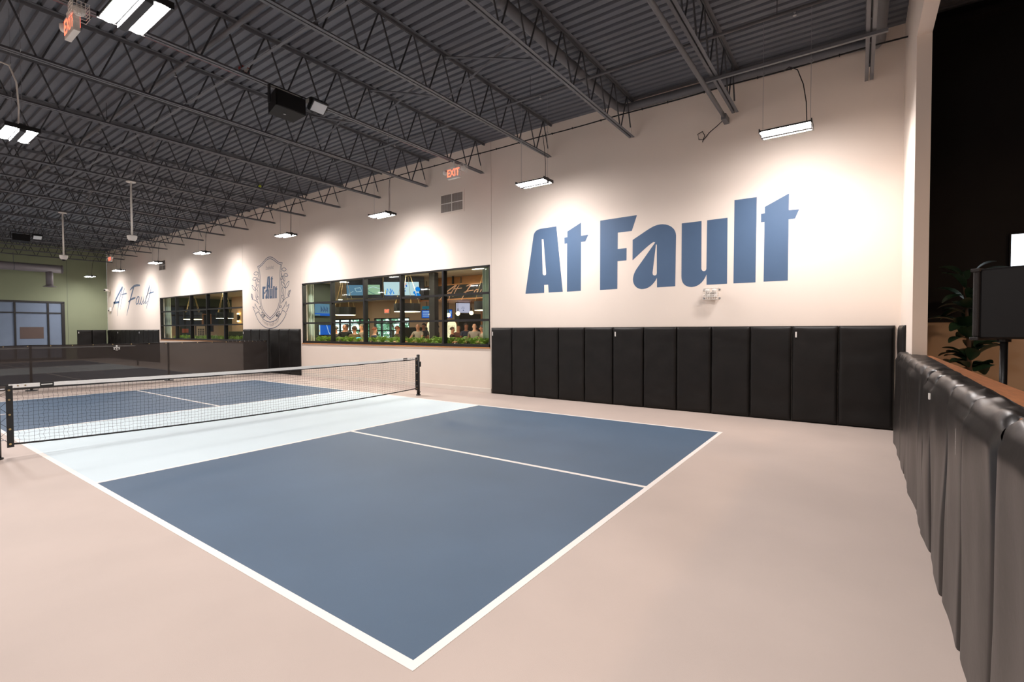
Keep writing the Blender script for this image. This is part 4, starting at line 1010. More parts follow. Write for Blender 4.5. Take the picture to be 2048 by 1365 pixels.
def band(x0, x1, ztop, h, th, n):
    mb = MB()
    for s in (-1, 1):
        mb.grid(lambda a, b: (x0 + (x1 - x0) * a, YN + s * th, ztop(x0 + (x1 - x0) * a) - h * b), n, 1)
    mb.grid(lambda a, b: (x0 + (x1 - x0) * a, YN - th + 2 * th * b, ztop(x0 + (x1 - x0) * a)), n, 1)
    mb.grid(lambda a, b: (x0 + (x1 - x0) * a, YN - th + 2 * th * b, ztop(x0 + (x1 - x0) * a) - h), n, 1)
    return mb
part('top_band', band(NX0 - .03, NX1 - .02, net_top, .046, .005, 60), webbing, net)
part('band_hem', band(NX0 + .02, NX1 - .02, lambda x: net_top(x) - .046 + .003 * math.sin(x * 9), .018, .003, 90), webbing_b, net)
for x0, x1 in ((-.02 - .025, .085), (5.975, 6.095)):
    pt = part('band_patch', band(x0 + (.085 if x0 < 1 else 0), x1 + (.085 if x0 < 1 else 0), lambda x: net_top(x) + .001, .048, .0062, 2), webbing_b, net, label='black brand patch on the white band')
    xa = x0 + (.085 if x0 < 1 else 0)
    part('patch_stripe', MB().box(xa + .012, xa + .115, YN - .0072, YN - .0062, net_top(xa) - .030, net_top(xa) - .018), webbing, net)
part('bottom_band', band(NX0 - .01, NX1 + .01, lambda x: net_bot(x) + .018, .020, .005, 60), webbing_b, net)
for xs_, s in ((NX0 - .055, 1), (NX1 + .0, 1)):
    mb = MB()
    mb.box(xs_, xs_ + .06, YN - .006, YN + .006, .125, .868)
    part('side_band', mb, webbing_b, net)
for xg in (NX0 - .028, NX1 + .03):
    for zg in (.165, .345, .52, .70, .815):
        part('grommet', MB().tube([(xg, YN - .011, zg), (xg, YN + .011, zg)], .012, 10), chrome, net)
for xg in (-.155, -.09, 6.18, 6.25):
    part('grommet', MB().tube([(xg, YN - .009, net_top(xg) - .022), (xg, YN + .009, net_top(xg) - .022)], .008, 10), chrome, net)
for xp, xg in ((-.345, NX0 - .028), (6.43, NX1 + .03)):
    lp = []
    for i, zg in enumerate((.165, .26, .345, .43, .52, .61, .70, .76, .815)):
        lp.append((xg if i % 2 == 0 else (xp + xg) / 2 + (xp - xg) * .25, YN - .008, zg))
    part('lacing', MB().tube(lp, .003, 5), cord_m, net)
for xp, xg in ((-.345, NX0), (6.43, NX1)):
    part('tension_strap', MB().tube([(xg, YN, net_top(xg) - .012), (xp, YN, .893)], .006, 6), cord_m, net)

def net_post(x, lab, crank):
    t = thing('net_post', lab, 'post', (x, YN, 0), 'net posts')
    part('tube', MB().tube([(x, YN, 0), (x, YN, .915)], .036, 18), black, t, smooth=True)
    part('cap', MB().lathe([(.038, 0), (.038, .012), (.03, .028), (.012, .034)], 18, (x, YN, .912)), black, t, smooth=True)
    part('floor_collar', MB().lathe([(.055, 0), (.055, .018), (.040, .022)], 18, (x, YN, 0)), black, t, smooth=True)
    s = 1 if x > 3 else -1
    if crank:
        part('winch_box', MB().box(x + s * .03, x + s * .06, YN - .035, YN + .035, .66, .78, bev=.006), black, t)
    for zz in (.22, .53, .83):
        part('lacing_hook', MB().tube([(x - s * .03, YN - .01, zz), (x - s * .075, YN - .01, zz + .002)], .007, 8), silver, t)
    part('base_knob', MB().tube([(x + s * .036, YN, .07), (x + s * .062, YN, .07)], .013, 8), black, t)
net_post(6.43, 'black round net post at the wall side of the court', True)
net_post(-.345, 'black round net post cut by the photo edge', False)

# far net on the second court, seen through the screen
YN2 = 17.55 + CL_ / 2
fn = thing('pickleball_net', 'far pickleball net on the second court behind the screen', 'net', (3.05, YN2, 0))
mb = MB()
for i in range(75):
    xx = -.2 + 6.55 * i / 74
    mb.tube([(xx, YN2, .1), (xx, YN2, .85)], .002, 3, caps=False)
for j_ in range(9):
    mb.tube([(-.2, YN2, .1 + j_ * .092), (6.35, YN2, .1 + j_ * .092)], .002, 3, caps=False)
part('netting', mb, cord_m, fn, kind='stuff')
part('top_band', MB().box(-.2, 6.35, YN2 - .004, YN2 + .004, .835, .885), webbing, fn)
for xp in (-.305, 6.43):
    tp = thing('net_post', 'black net post of the second court, %s' % ('nearer the lettered wall' if xp > 3 else 'away from the lettered wall'), 'post', (xp, YN2, 0), 'net posts')
    part('tube', MB().tube([(xp, YN2, 0), (xp, YN2, .92)], .036, 14), black, tp, smooth=True)
    part('cap', MB().lathe([(.038, 0), (.038, .012), (.012, .03)], 14, (xp, YN2, .915)), black, tp)

# ------------------------------------------------------------------ screen divider between the courts
YD = 15.46
dv = thing('screen_divider', 'long black mesh windscreen divider between the two courts', 'divider', (3, YD, 0))
def scr(a, b):
    x = -6.0 + 13.55 * a
    z = .05 + 1.10 * b
    w = .012 * math.sin(x * 5.0) * b ** 3 + mnoise.noise(Vector((x * 1.6, 0, z * 3))) * .03
    k = max(0.0, (x - 6.3) / 1.3)
    w += mnoise.noise(Vector((x * 4, 3, z * 7))) * .035 * min(1, k)
    if b > .97: z += .006 * math.sin(x * 7.5)
    return (x, YD + w, z)
part('mesh_panel', MB().grid(scr, 200, 16), screen_m, dv, smooth=True)
part('top_cable', MB().tube([(-6.0 + 13.55 * i / 60, YD + .012 * math.sin((-6 + 13.55 * i / 60) * 5.0), 1.152 + .004 * math.sin(i)) for i in range(61)], .011, 6), black, dv)
for xx in (-4.6, -1.5, 1.50, 4.53, 7.52):
    part('pole', MB().tube([(xx, YD + .05, 0), (xx, YD + .05, 1.165)], .026, 12).tube([(xx, YD + .05, 0), (xx, YD + .05, .02)], .12, 16), black, dv, smooth=False)
for i in range(23):
    xx = -2.0 + i * .43
    part('grommet', MB().tube([(xx, YD - .018, 1.135), (xx, YD - .006, 1.135)], .012, 8), chrome, dv)
for i in range(10):
    xx = 6.25 + i * .13
    part('tie', MB().tube([(xx, YD - .02, 1.13), (xx, YD + .012, 1.175)], .005, 5), silver, dv)
lg = MB()
lx, lz = 3.24, 1.045
lg.tube([(lx, YD - .045, lz + .045), (lx, YD - .040, lz + .045)], .022, 12)
lg.box(lx - .075, lx + .075, YD - .044, YD - .040, lz + .0, lz + .012)
for i in (-1, 0, 1):
    lg.box(lx + i * .055 - .018, lx + i * .055 + .018, YD - .044, YD - .040, lz - .052, lz - .04).box(lx + i * .055 - .007, lx + i * .055 + .007, YD - .044, YD - .040, lz - .04, lz - .012).box(lx + i * .055 - .018, lx + i * .055 + .018, YD - .044, YD - .040, lz - .018, lz - .008)
lg.box(lx - .028, lx + .028, YD - .044, YD - .040, lz - .078, lz - .068)
part('printed_emblem', lg, webbing, dv, label='small white printed emblem')

# ------------------------------------------------------------------ lobby beyond the half wall
sx, sy, sz = 4.36, -2.62, 1.725
ss = thing('speaker_stand', 'black pole stand carrying the big loudspeaker behind the half wall', 'stand', (sx, sy, 0))
part('pole', MB().tube([(sx, sy, .35), (sx, sy, 1.41)], .026, 12), black, ss, smooth=True)
part('collar', MB().tube([(sx, sy, .80), (sx, sy, .92)], .038, 12), black, ss)
for i in range(3):
    a = i * 2.094 + .6
    part('leg', MB().tube([(sx, sy, .85), (sx + .5 * math.cos(a), sy + .5 * math.sin(a), .02)], .014, 8), black, ss)
    part('brace', MB().tube([(sx, sy, .38), (sx + .26 * math.cos(a), sy + .26 * math.sin(a), .42)], .009, 6), black, ss)
ls = thing('loudspeaker', 'big black loudspeaker on a stand behind the wooden ledge', 'loudspeaker', (sx, sy, 1.41))
ang = math.radians(-31)
R2 = Matrix.Rotation(ang, 4, 'Z')
def rot(mb, c):
    mb.v = [tuple(Vector(c) + R2 @ Vector(q)) for q in mb.v]; return mb
cc = (sx + .07, sy - .10, 1.725)
part('cabinet', rot(MB().box(-.19, .26, -.34, .19, -.30, .31, bev=.018), cc), black_plastic, ls)
part('front_grille', rot(MB().box(-.20, .19, .185, .235, -.285, .295, bev=.014), cc), grille_m, ls)
part('grille_rail', rot(MB().box(-.215, .20, .18, .245, .285, .315, bev=.006).box(-.215, .20, .18, .245, -.315, -.285, bev=.006), cc), grille_m, ls)
part('pole_cup', MB().lathe([(.045, 0), (.045, .02), (.06, .03)], 14, (sx, sy, 1.40)), black_plastic, ls)
part('carry_handle', rot(MB().box(-.06, .10, -.35, -.338, -.06, .06, bev=.004), cc), black, ls)
part('foot_plate', rot(MB().box(.02, .16, -.30, -.16, -.325, -.298, bev=.004), cc), black, ls)
tag(part('speaker_cable', MB().tube([(sx + .1, sy - .35, 1.42), (sx + .02, sy - .42, 1.2), (sx - .05, sy - .47, .9), (sx - .1, sy - .5, .4), (sx - .1, sy - .5, .012), (sx + .4, sy - .6, .012)], .006, 6), black_plastic), 'thin black cable hanging from the big loudspeaker', 'cable')
tv = thing('television', 'wall screen glowing white above the big loudspeaker', 'television', (XW - .03, -4.0, 2.35))
part('case', MB().box(XW - .07, XW - .021, -4.72, -3.215, 1.93, 2.765, bev=.006), black_plastic, tv)
part('screen', MB().box(XW - .074, XW - .0705, -4.70, -3.232, 1.95, 2.745), tv_white, tv)

ll = thing('ceiling_lamp', 'added unseen lobby lamp brightening the lobby wall beyond the half wall', 'light', (3.6, -5.4, 4.2))  # unseen lamp added to lift the dark beige lobby wall
part('shade', MB().lathe([(.08, .22), (.30, .02), (.30, 0), (.28, 0), (.06, .2)], 20, (3.6, -5.4, 4.2)), black, ll, smooth=True)
part('lens', MB().lathe([(.26, .015), (.26, .02)], 20, (3.6, -5.4, 4.2)), E_('added_lobby_lamp_glow', (255, 214, 176), 150.0), ll)
part('cord', MB().tube([(3.6, -5.4, 4.4), (3.6, -5.4, ZD)], .008, 6), black, ll)
pl = thing('potted_plant', 'tall dark broad-leaved plant in a pot behind the half wall', 'plant', (6.95, -2.78, 0))
part('pot', MB().lathe([(.13, 0), (.17, .02), (.20, .34), (.21, .36), (.19, .36), (.18, .32)], 20, (6.95, -2.78, 0)), M('grey_pot', (70, 66, 62), 0.6), pl, smooth=True)
part('soil', MB().lathe([(.18, .31), (.02, .33)], 16, (6.95, -2.78, 0)), bark_m, pl)
trunk = [(6.95, -2.78, .3), (6.97, -2.77, .8), (6.93, -2.75, 1.3), (6.95, -2.72, 1.8), (6.93, -2.68, 2.2)]
part('trunk', MB().tube(trunk, [.028, .026, .022, .016, .008], 8), bark_m, pl, smooth=True)
lf = MB()
def leaf_shape(a, b):
    w = .085 * math.sin(math.pi * min(1, b * .93 + .04)) ** .8
    x = (a - .5) * 2 * w
    return (x, b * .30, .05 * math.sin(b * 2.2) - .05 * b * b + abs(x) * .28)
lf.grid(leaf_shape, 4, 8)
leaf_me = lf.mesh('leaf', leaf_m, True)
for i in range(52):
    t = random.random()
    z = .95 + 1.28 * t
    k = min(3, int((z - .3) / .5))
    a = i * 2.4
    o = bpy.data.objects.new('leaf', leaf_me); COL.objects.link(o); o.parent = pl
    rr = .05
    o.location = (-.01 + rr * math.cos(a), .05 * t + rr * math.sin(a), z)
    sc_ = random.uniform(.75, 1.25)
    o.scale = (sc_, sc_, sc_)
    o.rotation_euler = (random.uniform(-.5, .75), random.uniform(-.3, .3), a - math.pi / 2)

# ------------------------------------------------------------------ bar room behind the lettered wall
BX0, BX1, BY0, BY1, BZ = XW + .2, 21.0, 2.0, 32.0, 3.50
struct('floor_bar', MB().box(BX0, BX1 + .2, BY0 - .2, BY1 + .2, -.2, 0), bar_floor)
struct('ceiling_bar', MB().box(BX0, BX1 + .2, BY0 - .2, BY1 + .2, BZ, BZ + .2), bar_ceil)
struct('wall_bar_near', MB().box(BX0, BX1 + .2, BY0 - .2, BY0, 0, BZ), bar_beige)
wb = struct('wall_bar_far', MB().box(BX0, BX1, BY1, BY1 + .2, 0, 1.85), bar_beige)
part('dark_band', MB().box(BX0, BX1, BY1 - .02, BY1 + .2, 1.85, 3.0), bar_dark, wb)
part('green_band', MB().box(BX0, BX1, BY1 - .01, BY1 + .2, 3.0, BZ), bar_green, wb)
DW = [(26.85, 31.4, .05, 2.33), (22.75, 26.35, .05, 2.33)]
mb = MB().box(BX1, BX1 + .2, BY0, BY1, 2.33, BZ).box(BX1, BX1 + .2, BY0, 22.75, 0, 2.33).box(BX1, BX1 + .2, 26.35, 26.85, 0, 2.33).box(BX1, BX1 + .2, 31.4, BY1, 0, 2.33).box(BX1, BX1 + .2, BY0, BY1, 0, .05)
struct('wall_bar_outer', mb, bar_beige)
for k, (q, mull) in enumerate(zip(DW, ([28.0, 29.2, 30.4], [23.5, 24.7, 25.6]))):
    r = struct('window_%d' % (4 + k), None, loc=(BX1, (q[0] + q[1]) / 2, 0))
    part('frame', MB().box(BX1, BX1 + .12, q[0], q[0] + .08, q[2], q[3]).box(BX1, BX1 + .12, q[1] - .08, q[1], q[2], q[3]).box(BX1, BX1 + .12, q[0], q[1], q[3] - .08, q[3]).box(BX1, BX1 + .12, q[0], q[1], q[2], q[2] + .1), black, r)
    for m_ in mull:
        part('mullion', MB().box(BX1, BX1 + .12, m_ - .05, m_ + .05, q[2], q[3]), black, r)
    for z in (1.45, 1.95):
        part('transom', MB().box(BX1 + .02, BX1 + .1, q[0], q[1], z - .03, z + .03), black, r)
    ys = [q[0]] + mull + [q[1]]
    for a, b in zip(ys[:-1], ys[1:]):
        part('pane', MB().box(BX1 + .05, BX1 + .056, a, b, q[2], q[3]), glass, r)
# outdoors seen through those windows
struct('ground', MB().box(BX1 + .2, 60, -10, 60, -.3, -.05), lawn_m)
tl = ['bushy tree outside the far bar windows, %s along the lawn' % ORD[i] for i in range(6)]
for i, (x, y) in enumerate(((27, 25.5), (28, 28.5), (27.5, 32), (29, 36), (30, 22.5), (31, 40))):
    t = thing('tree', tl[i], 'tree', (x, y, -.05), 'trees outside the bar windows')
    part('trunk', MB().tube([(x, y, -.05), (x + .1, y, 1.4), (x, y + .1, 2.6)], [.16, .12, .07], 8), bark_m, t, smooth=True)
    mb = MB()
    for k in range(240):
        d = Vector((random.gauss(0, 1), random.gauss(0, 1), random.gauss(0, 1))).normalized() * (1.6 * random.random() ** .4)
        c = Vector((x, y, 1.9)) + Vector((d.x, d.y, d.z * 1.15))
        n_ = Vector((random.gauss(0, 1), random.gauss(0, 1), random.gauss(0, 1))).normalized(); s_ = random.uniform(.16, .34)
        a_ = n_.orthogonal().normalized() * s_; b_ = n_.cross(a_)
        mb.add([c - a_, c - b_ * .5, c + a_, c + b_ * .5], [(0, 1, 2, 3)])
    part('crown', mb, bush_m, t, kind='stuff')
# partition with two televisions
pt = struct('wall_bar_partition', MB().box(BX0, 11.25, 17.0, 17.2, 0, BZ), bar_green)
def telly(name, label, cx, cy, cz, w, h, rz, tilt, content, cat='television', group=None):
    """screen faces -Y before rotation rz about Z"""
    t = thing(name, label, cat, (cx, cy, cz), group, rz)
    Rt = Matrix.Rotation(tilt, 4, 'X')
    def tr(mb):
        mb.v = [tuple(Rt @ Vector(q)) for q in mb.v]; return mb
    part('case', tr(MB().box(-w / 2 - .02, w / 2 + .02, 0, .05, -h / 2 - .02, h / 2 + .02, bev=.004)), black_plastic, t, world=False)
    part('screen', tr(MB().box(-w / 2, w / 2, -.004, -.0005, -h / 2, h / 2)), content[0], t, world=False)
    for (m, shapes) in content[1]:
        mb = MB()
        for s in shapes:
            if s[0] == 'box': mb.box(s[1] * w, s[2] * w, -.007, -.0042, s[3] * h, s[4] * h)
            elif s[0] == 'disc': mb.tube([(s[1] * w, -.0042, s[2] * h), (s[1] * w, -.007, s[2] * h)], s[3] * h, 20)
            elif s[0] == 'line': mb.ribbon([(a * w, b * h) for a, b in s[1]], s[2] * h, lambda a, b: (a, -.0065, b))
        part('screen_graphic', tr(mb), m, t, world=False)
    return t
telly('television', 'television with a blue stadium picture on the green partition', 10.70, 16.92, 2.37, .70, .50, 0, 0,
      (tv_mid, [(tv_blue, [('box', -.15, .5, -.5, -.33), ('box', -.5, .5, -.38, -.30)]), (tv_navy, [('box', -.1 + .05 * i, -.07 + .05 * i, -.2 + .07 * (i % 3), .3 - .1 * (i % 4)) for i in range(10)])]))
telly('television', 'television with a deep blue picture standing behind the ferns', 10.60, 16.60, 1.52, .55, .40, 0, 0,
      (tv_blue, [(tv_pale, [('box', -.5, -.40, -.5, .5), ('line', [(.15, .5), (.25, .1), (.3, -.2), (.45, -.5)], .06)]), (tv_yellow, [('box', -.5, -.42, -.2, 0)])]))
ts = thing('tv_stand', 'slim black stand under the deep blue television', 'stand', (10.60, 16.65, 0))
part('post', MB().tube([(10.6, 16.67, .02), (10.6, 16.67, 1.30)], .03, 10), black, ts)
part('foot', MB().box(10.3, 10.9, 16.5, 16.85, 0, .03, bev=.006), black, ts)
# hung soffit with screens
sf = thing('screen_soffit', 'dark blue hanging soffit ring that carries the three ceiling screens', 'soffit', (10.6, 13.2, 2.75))
soffit_m = M('dark_blue_soffit', (26, 34, 52), 0.5)
def oriented_box(p0, p1, z0, z1, depth, m, parent, name):
    p0, p1 = Vector((*p0, 0)), Vector((*p1, 0))
    d = (p1 - p0).normalized(); n = Vector((-d.y, d.x, 0))
    vs = [(p + n * k + Vector((0, 0, z)))[:] for z in (z0, z1) for p, k in ((p0, 0), (p1, 0), (p1, depth), (p0, depth))]
    return part(name, MB().add(vs, [(3, 2, 1, 0), (4, 5, 6, 7), (0, 1, 5, 4), (1, 2, 6, 5), (2, 3, 7, 6), (3, 0, 4, 7)]), m, parent)
oriented_box((11.36, 11.52), (10.50, 12.72), 2.66, 3.48, -.12, soffit_m, sf, 'side')
oriented_box((10.46, 12.80), (9.72, 13.90), 2.70, 3.48, -.12, soffit_m, sf, 'side')
def face_cam(p):   # heading whose -Y axis points towards the court
    return math.atan2(-(CAM['loc'][0] - p[0]), (CAM['loc'][1] - p[1])) + math.pi
aB = math.atan2(11.65 - 12.70, 11.235 - 10.485)
N_ = [('line', [(-.43, -.32), (-.40, .06), (-.33, -.24), (-.31, .06)], .08), ('line', [(-.32, -.32), (-.265, .0), (-.22, -.28)], .08)]
telly('television', 'wide pale event screen with blue bubbles hung under the bar ceiling', 10.86, 12.175, 3.00, 1.30, .56, aB, math.radians(8),
      (tv_pale, [(tv_dots, [('disc', .46, .02, .16), ('disc', .37, -.20, .10), ('disc', .45, -.42, .2)] + N_), (tv_yellow, [('box', -.47, -.45, -.28, 0)]),
                 (tv_red, [('line', [(.03, .22), (.10, .32), (.14, .40)], .06)]), (tv_blue, [('line', [(-.04, .3), (.0, .5)], .08), ('line', [(.13, .30), (.15, .18)], .1), ('box', .02, .12, .08, .13), ('box', .03, .12, -.12, -.06), ('box', -.47, -.24, -.40, -.37)])]), group='ceiling screens')
aL = math.atan2(12.87 - 13.82, 10.37 - 9.70)
telly('television', 'slate blue ceiling screen with a court line picture', 9.86, 13.58, 2.98, .60, .38, aL, math.radians(8), (tv_mid, [(tv_pale, [('line', [(.0, .2), (.35, .25), (.42, -.1), (.1, -.15), (0, .2)], .04), ('line', [(-.4, -.35), (-.1, -.1)], .03)])]), group='ceiling screens')
telly('television', 'green court ceiling screen beside the slate blue one', 10.26, 13.03, 3.00, .50, .36, aL, math.radians(8), (tv_court, [(tv_pale, [('line', [(-.5, .1), (.0, .3), (.5, .1)], .05)]), (tv_teal, [('line', [(-.4, -.1), (-.1, -.35), (.1, -.45)], .05)])]), group='ceiling screens')
# drum pendants
def drum(x, y, z0, z1, r, label, wide=1.0):
    t = thing('drum_pendant', label, 'light', (x, y, z0), 'drum pendants over the bar')
    part('shade', MB().lathe([(r, 0), (r, z1 - z0), (r - .012, z1 - z0), (r - .012, 0)], 28, (x, y, z0)), black, t, smooth=False)
    part('diffuser', MB().lathe([(r - .015, .0), (r - .015, .012)], 28, (x, y, z0 - .006)), drum_glow, t)
    part('canopy', MB().lathe([(.09, 0), (.09, .03)], 16, (x, y, BZ - .03)), chrome, t)
    for i in range(4):
        a = i * math.pi / 2 + .5
        part('cable', MB().tube([(x + (r - .02) * math.cos(a), y + (r - .02) * math.sin(a), z1), (x + .05 * math.cos(a), y + .05 * math.sin(a), BZ - .03)], .006, 5), chrome, t)
    return t
drum(9.62, 13.88, 2.07, 2.35, .40, 'black drum pendant hanging between the first two mullions')
drum(9.58, 10.48, 2.11, 2.37, .43, 'black drum pendant behind the third mullion')
drum(10.35, 7.75, 2.11, 2.38, .40, 'black drum pendant by the pale curtain edge')
drum(8.98, 25.13, 2.06, 2.40, .40, 'black drum pendant glowing in the far window')
drum(9.45, 22.85, 2.09, 2.36, .37, 'dark green drum pendant in the far window next to the wall sconce')
# bar canopy with copper script
cn = thing('bar_canopy', 'black bar canopy with wood trim and copper script lettering', 'canopy', (12.0, 10.0, 2.6))
part('fascia', MB().box(12.0, 12.12, 5.5, 12.36, 2.66, 3.16), bar_dark, cn)
part('trim', MB().box(11.97, 12.10, 5.5, 12.40, 3.16, 3.20), wood_l, cn)
part('trim', MB().box(11.97, 12.10, 12.36, 12.42, 2.6, 3.5), wood_l, cn)
part('underside', MB().box(12.0, 14.6, 5.5, 12.36, 2.62, 2.66), wood_l, cn)
for i in range(4):
    part('shelf_back', MB().box(12.3, 12.34, 5.5 + i * 1.7, 7.1 + i * 1.7, 3.20, 3.5), wood_l, cn)
    part('bracket', MB().box(12.05, 12.10, 5.6 + i * 1.7, 5.66 + i * 1.7, 3.2, 3.5), black, cn)
ys_ = [q[0] for st in SCR for q in st]; zs_ = [q[1] for st in SCR for q in st]
ym, zm = max(ys_), min(zs_)
for st in SCR:
    part('script_stroke', MB().ribbon([((q[0] - ym) * .44 + 11.30, (q[1] - zm) * .37 + 2.60) for q in st], [max(q[2] * .6, .032) for q in st], lambda a, b: (11.985, a, b)), copper, cn)
col = struct('column_bar', MB().box(10.72, 10.92, 10.36, 10.62, 0, BZ), black)
# globe lamps below the canopy
for i, (x, y, z) in enumerate(((12.22, 12.02, 2.11), (12.55, 11.60, 2.15), (12.63, 11.48, 2.08), (12.85, 11.18, 2.14), (13.15, 10.75, 2.16))):
    t = thing('globe_pendant', 'round glowing globe lamp on a dark cord, %s from the black column' % ORD[i], 'light', (x, y, z), 'globe lamps over the bar')
    part('globe', MB().sphere((x, y, z), .082, 18, 12), globe_glow, t, smooth=True)
    part('cord', MB().tube([(x, y, z + .08), (x, y, 2.62)], .006, 6), black, t)
    part('socket', MB().tube([(x, y, z + .075), (x, y, z + .20)], .018, 10), black, t)
# ceiling lamps
for i, (x, y) in enumerate(((9.0, 11.3), (9.3, 8.3), (10.3, 9.6), (9.1, 14.4), (11.0, 15.6), (14, 16.5), (17, 20), (15, 24), (18, 26), (9.6, 22.5), (10.5, 27.5), (14.5, 8.0))):
    t = thing('ceiling_lamp', 'flush round ceiling lamp in the bar, %s of the scattered row' % ORD[i], 'light', (x, y, BZ), 'bar ceiling lamps')
    part('ring', MB().lathe([(.15, 0), (.15, .02)], 20, (x, y, BZ - .02)), white_plastic, t)
    part('lens', MB().lathe([(.12, 0), (.12, .006)], 20, (x, y, BZ - .026)), down_glow, t)
# screens, arches and hedges at the back of the bar
telly('television', 'blue menu television between the column and the third mullion', 12.80, 12.86, 2.155, .38, .31, aB * .4 - .6, 0, (tv_blue, [(tv_pale, [('box', -.4, .4, .3 - .2 * i, .36 - .2 * i) for i in range(4)])]))
telly('television', 'small blue and red television behind the globe lamps', 13.33, 12.13, 2.165, .30, .33, -.55, 0, (tv_mid, [(tv_blue, [('box', -.5, .0, -.5, -.1), ('box', .1, .5, -.5, .5)]), (tv_red, [('box', .1, .25, -.5, -.2)]), (tv_pale, [('box', .2, .4, 0, .3)])]))
telly('projection_screen', 'pale lilac projected slide under the canopy near the curtain', 13.68, 11.64, 2.40, .58, .40, -.6, 0, (tv_lilac, [(tv_navy, [('line', [(-.1, -.1), (-.05, .15), (0, -.1), (.05, .15), (.08, -.1)], .04), ('box', -.02, .05, -.3, -.2)])]), cat='screen')
tag(part('teal_sign', MB().box(12.7, 12.74, 12.6, 13.0, 2.36, 2.47), tv_teal), 'flat teal sign strip above the blue menu television', 'sign')
for tn, zc in (('television.006', 3.5), ('television.007', 2.66)):
    tt = bpy.data.objects.get(tn)
    if tt:
        part('ceiling_mount', MB().tube([(0, .06, 0), (0, .06, zc - tt.location.z)], .015, 8), black, tt, world=False)
for i, (x, y, lab) in enumerate(((14.3, 14.05, 'glowing arched mirror panel beside the black column'), (14.8, 13.3, 'glowing arched mirror panel behind the cocoa-topped person'))):
    t = thing('arch_panel', lab, 'panel', (x, y, 0), 'glowing arch panels')
    d = Vector((.22, -.30, 0)).normalized()
    pts = [(-.24, .0), (.24, .0), (.24, 1.72)] + [(.24 * math.cos(a * math.pi / 8), 1.72 + .22 * math.sin(a * math.pi / 8)) for a in range(1, 8)] + [(-.24, 1.72)]
    def fr(a, b, x=x, y=y, d=d): return (x + d.x * a, y + d.y * a, b)
    part('glow_panel', MB().rings([pts], fr), arch_glow, t)
    part('arch_rim', MB().tube([fr(*q) for q in pts[1:] + [pts[0]]], .03, 6), wood_l, t)
    tw = MB()
    for k in range(9):
        a0 = -.15 + .04 * k
        tw.tube([fr(a0, .7 + .05 * (k % 3)), fr(a0 * .6 + .03, 1.1), fr(a0 * 1.1, 1.4 + .05 * (k % 4)), fr(a0 * .9 - .02, 1.7)], .006, 4)
    part('twig_pattern', tw, bark_m, t)
tag(part('hedge_screen', MB().box(12.6, 14.9, 14.2, 14.5, 0, 1.62, bev=.03), hedge_m), 'tall dark green hedge screen behind the standing party', 'hedge')
tag(part('hedge_screen', MB().box(15.2, 18.0, 13.2, 13.5, 0, 2.25, bev=.03), hedge_m), 'taller dark green hedge wall behind the glowing arches', 'hedge')
bk = thing('back_bar_shelf', 'oak back bar shelf unit with bottles under the canopy', 'shelf', (14.6, 10.9, 0))
part('frame', MB().box(14.6, 14.9, 10.3, 10.36, 0, 2.6).box(14.6, 14.9, 11.4, 11.46, 0, 2.6).box(14.88, 14.9, 10.3, 11.46, 0, 2.6), wood_l, bk)
for z in (1.2, 1.6, 2.0):
    part('shelf', MB().box(14.6, 14.88, 10.36, 11.4, z, z + .03), wood_l, bk)
for k in range(12):
    y = 10.45 + (k % 6) * .16; z = 1.23 + .4 * (k // 6)
    bt = part('bottle', MB().lathe([(.035, 0), (.035, .16), (.012, .21), (.012, .28), (.014, .29)], 10, (14.72, y, z)), M('bottle_glass_%d' % k, random.choice([(60, 40, 24), (30, 60, 40), (140, 110, 70)]), 0.15), smooth=True)
    tag(bt, 'small bottle, %s along the %s shelf of the back bar' % (ORD[k % 6], 'lower' if k < 6 else 'upper'), 'bottle', 'bottles on the %s back bar shelf' % ('lower' if k < 6 else 'upper'))
ex = thing('exit_sign', 'tiny red exit sign high on the tan outer wall of the bar', 'exit sign', (20.9, 24.9, 2.78))
part('case', MB().box(20.93, 20.98, 24.65, 25.2, 2.62, 2.95), white_plastic, ex)
v, f = text_mesh('EXIT', .28, 0, .006)
part('lettering', MB().add([(20.925, 24.92 - q.x * .8, 2.785 + q.y) for q in v], f), exit_glow, ex)
# tables
for (x, y, lab) in ((10.35, 12.05, 'wooden high table beside the denim-shirted person'), (11.60, 12.05, 'wooden high table in front of the pale-shirted bald person'), (9.0, 12.2, 'wooden high table with a small cyan lamp')):
    t = thing('high_table', lab, 'table', (x, y, 0), 'high tables in the bar')
    part('tabletop', MB().box(x - .38, x + .38, y - .38, y + .38, 1.06, 1.10, bev=.008), wood_l, t)
    part('pedestal', MB().tube([(x, y, .03), (x, y, 1.06)], .04, 12), black, t)
    part('base', MB().lathe([(.28, 0), (.28, .02), (.06, .04)], 20, (x, y, 0)), black, t)
cl = thing('table_lamp', 'small cyan glowing lamp on a high table above the ferns', 'lamp', (8.93, 12.16, 1.10))
part('base', MB().lathe([(.05, 0), (.05, .02), (.015, .04), (.015, .10)], 12, (8.93, 12.16, 1.10)), black, cl)
part('shade', MB().lathe([(.08, 0), (.085, .05), (.05, .075)], 16, (8.93, 12.16, 1.19)), cyan_glow, cl, smooth=True)

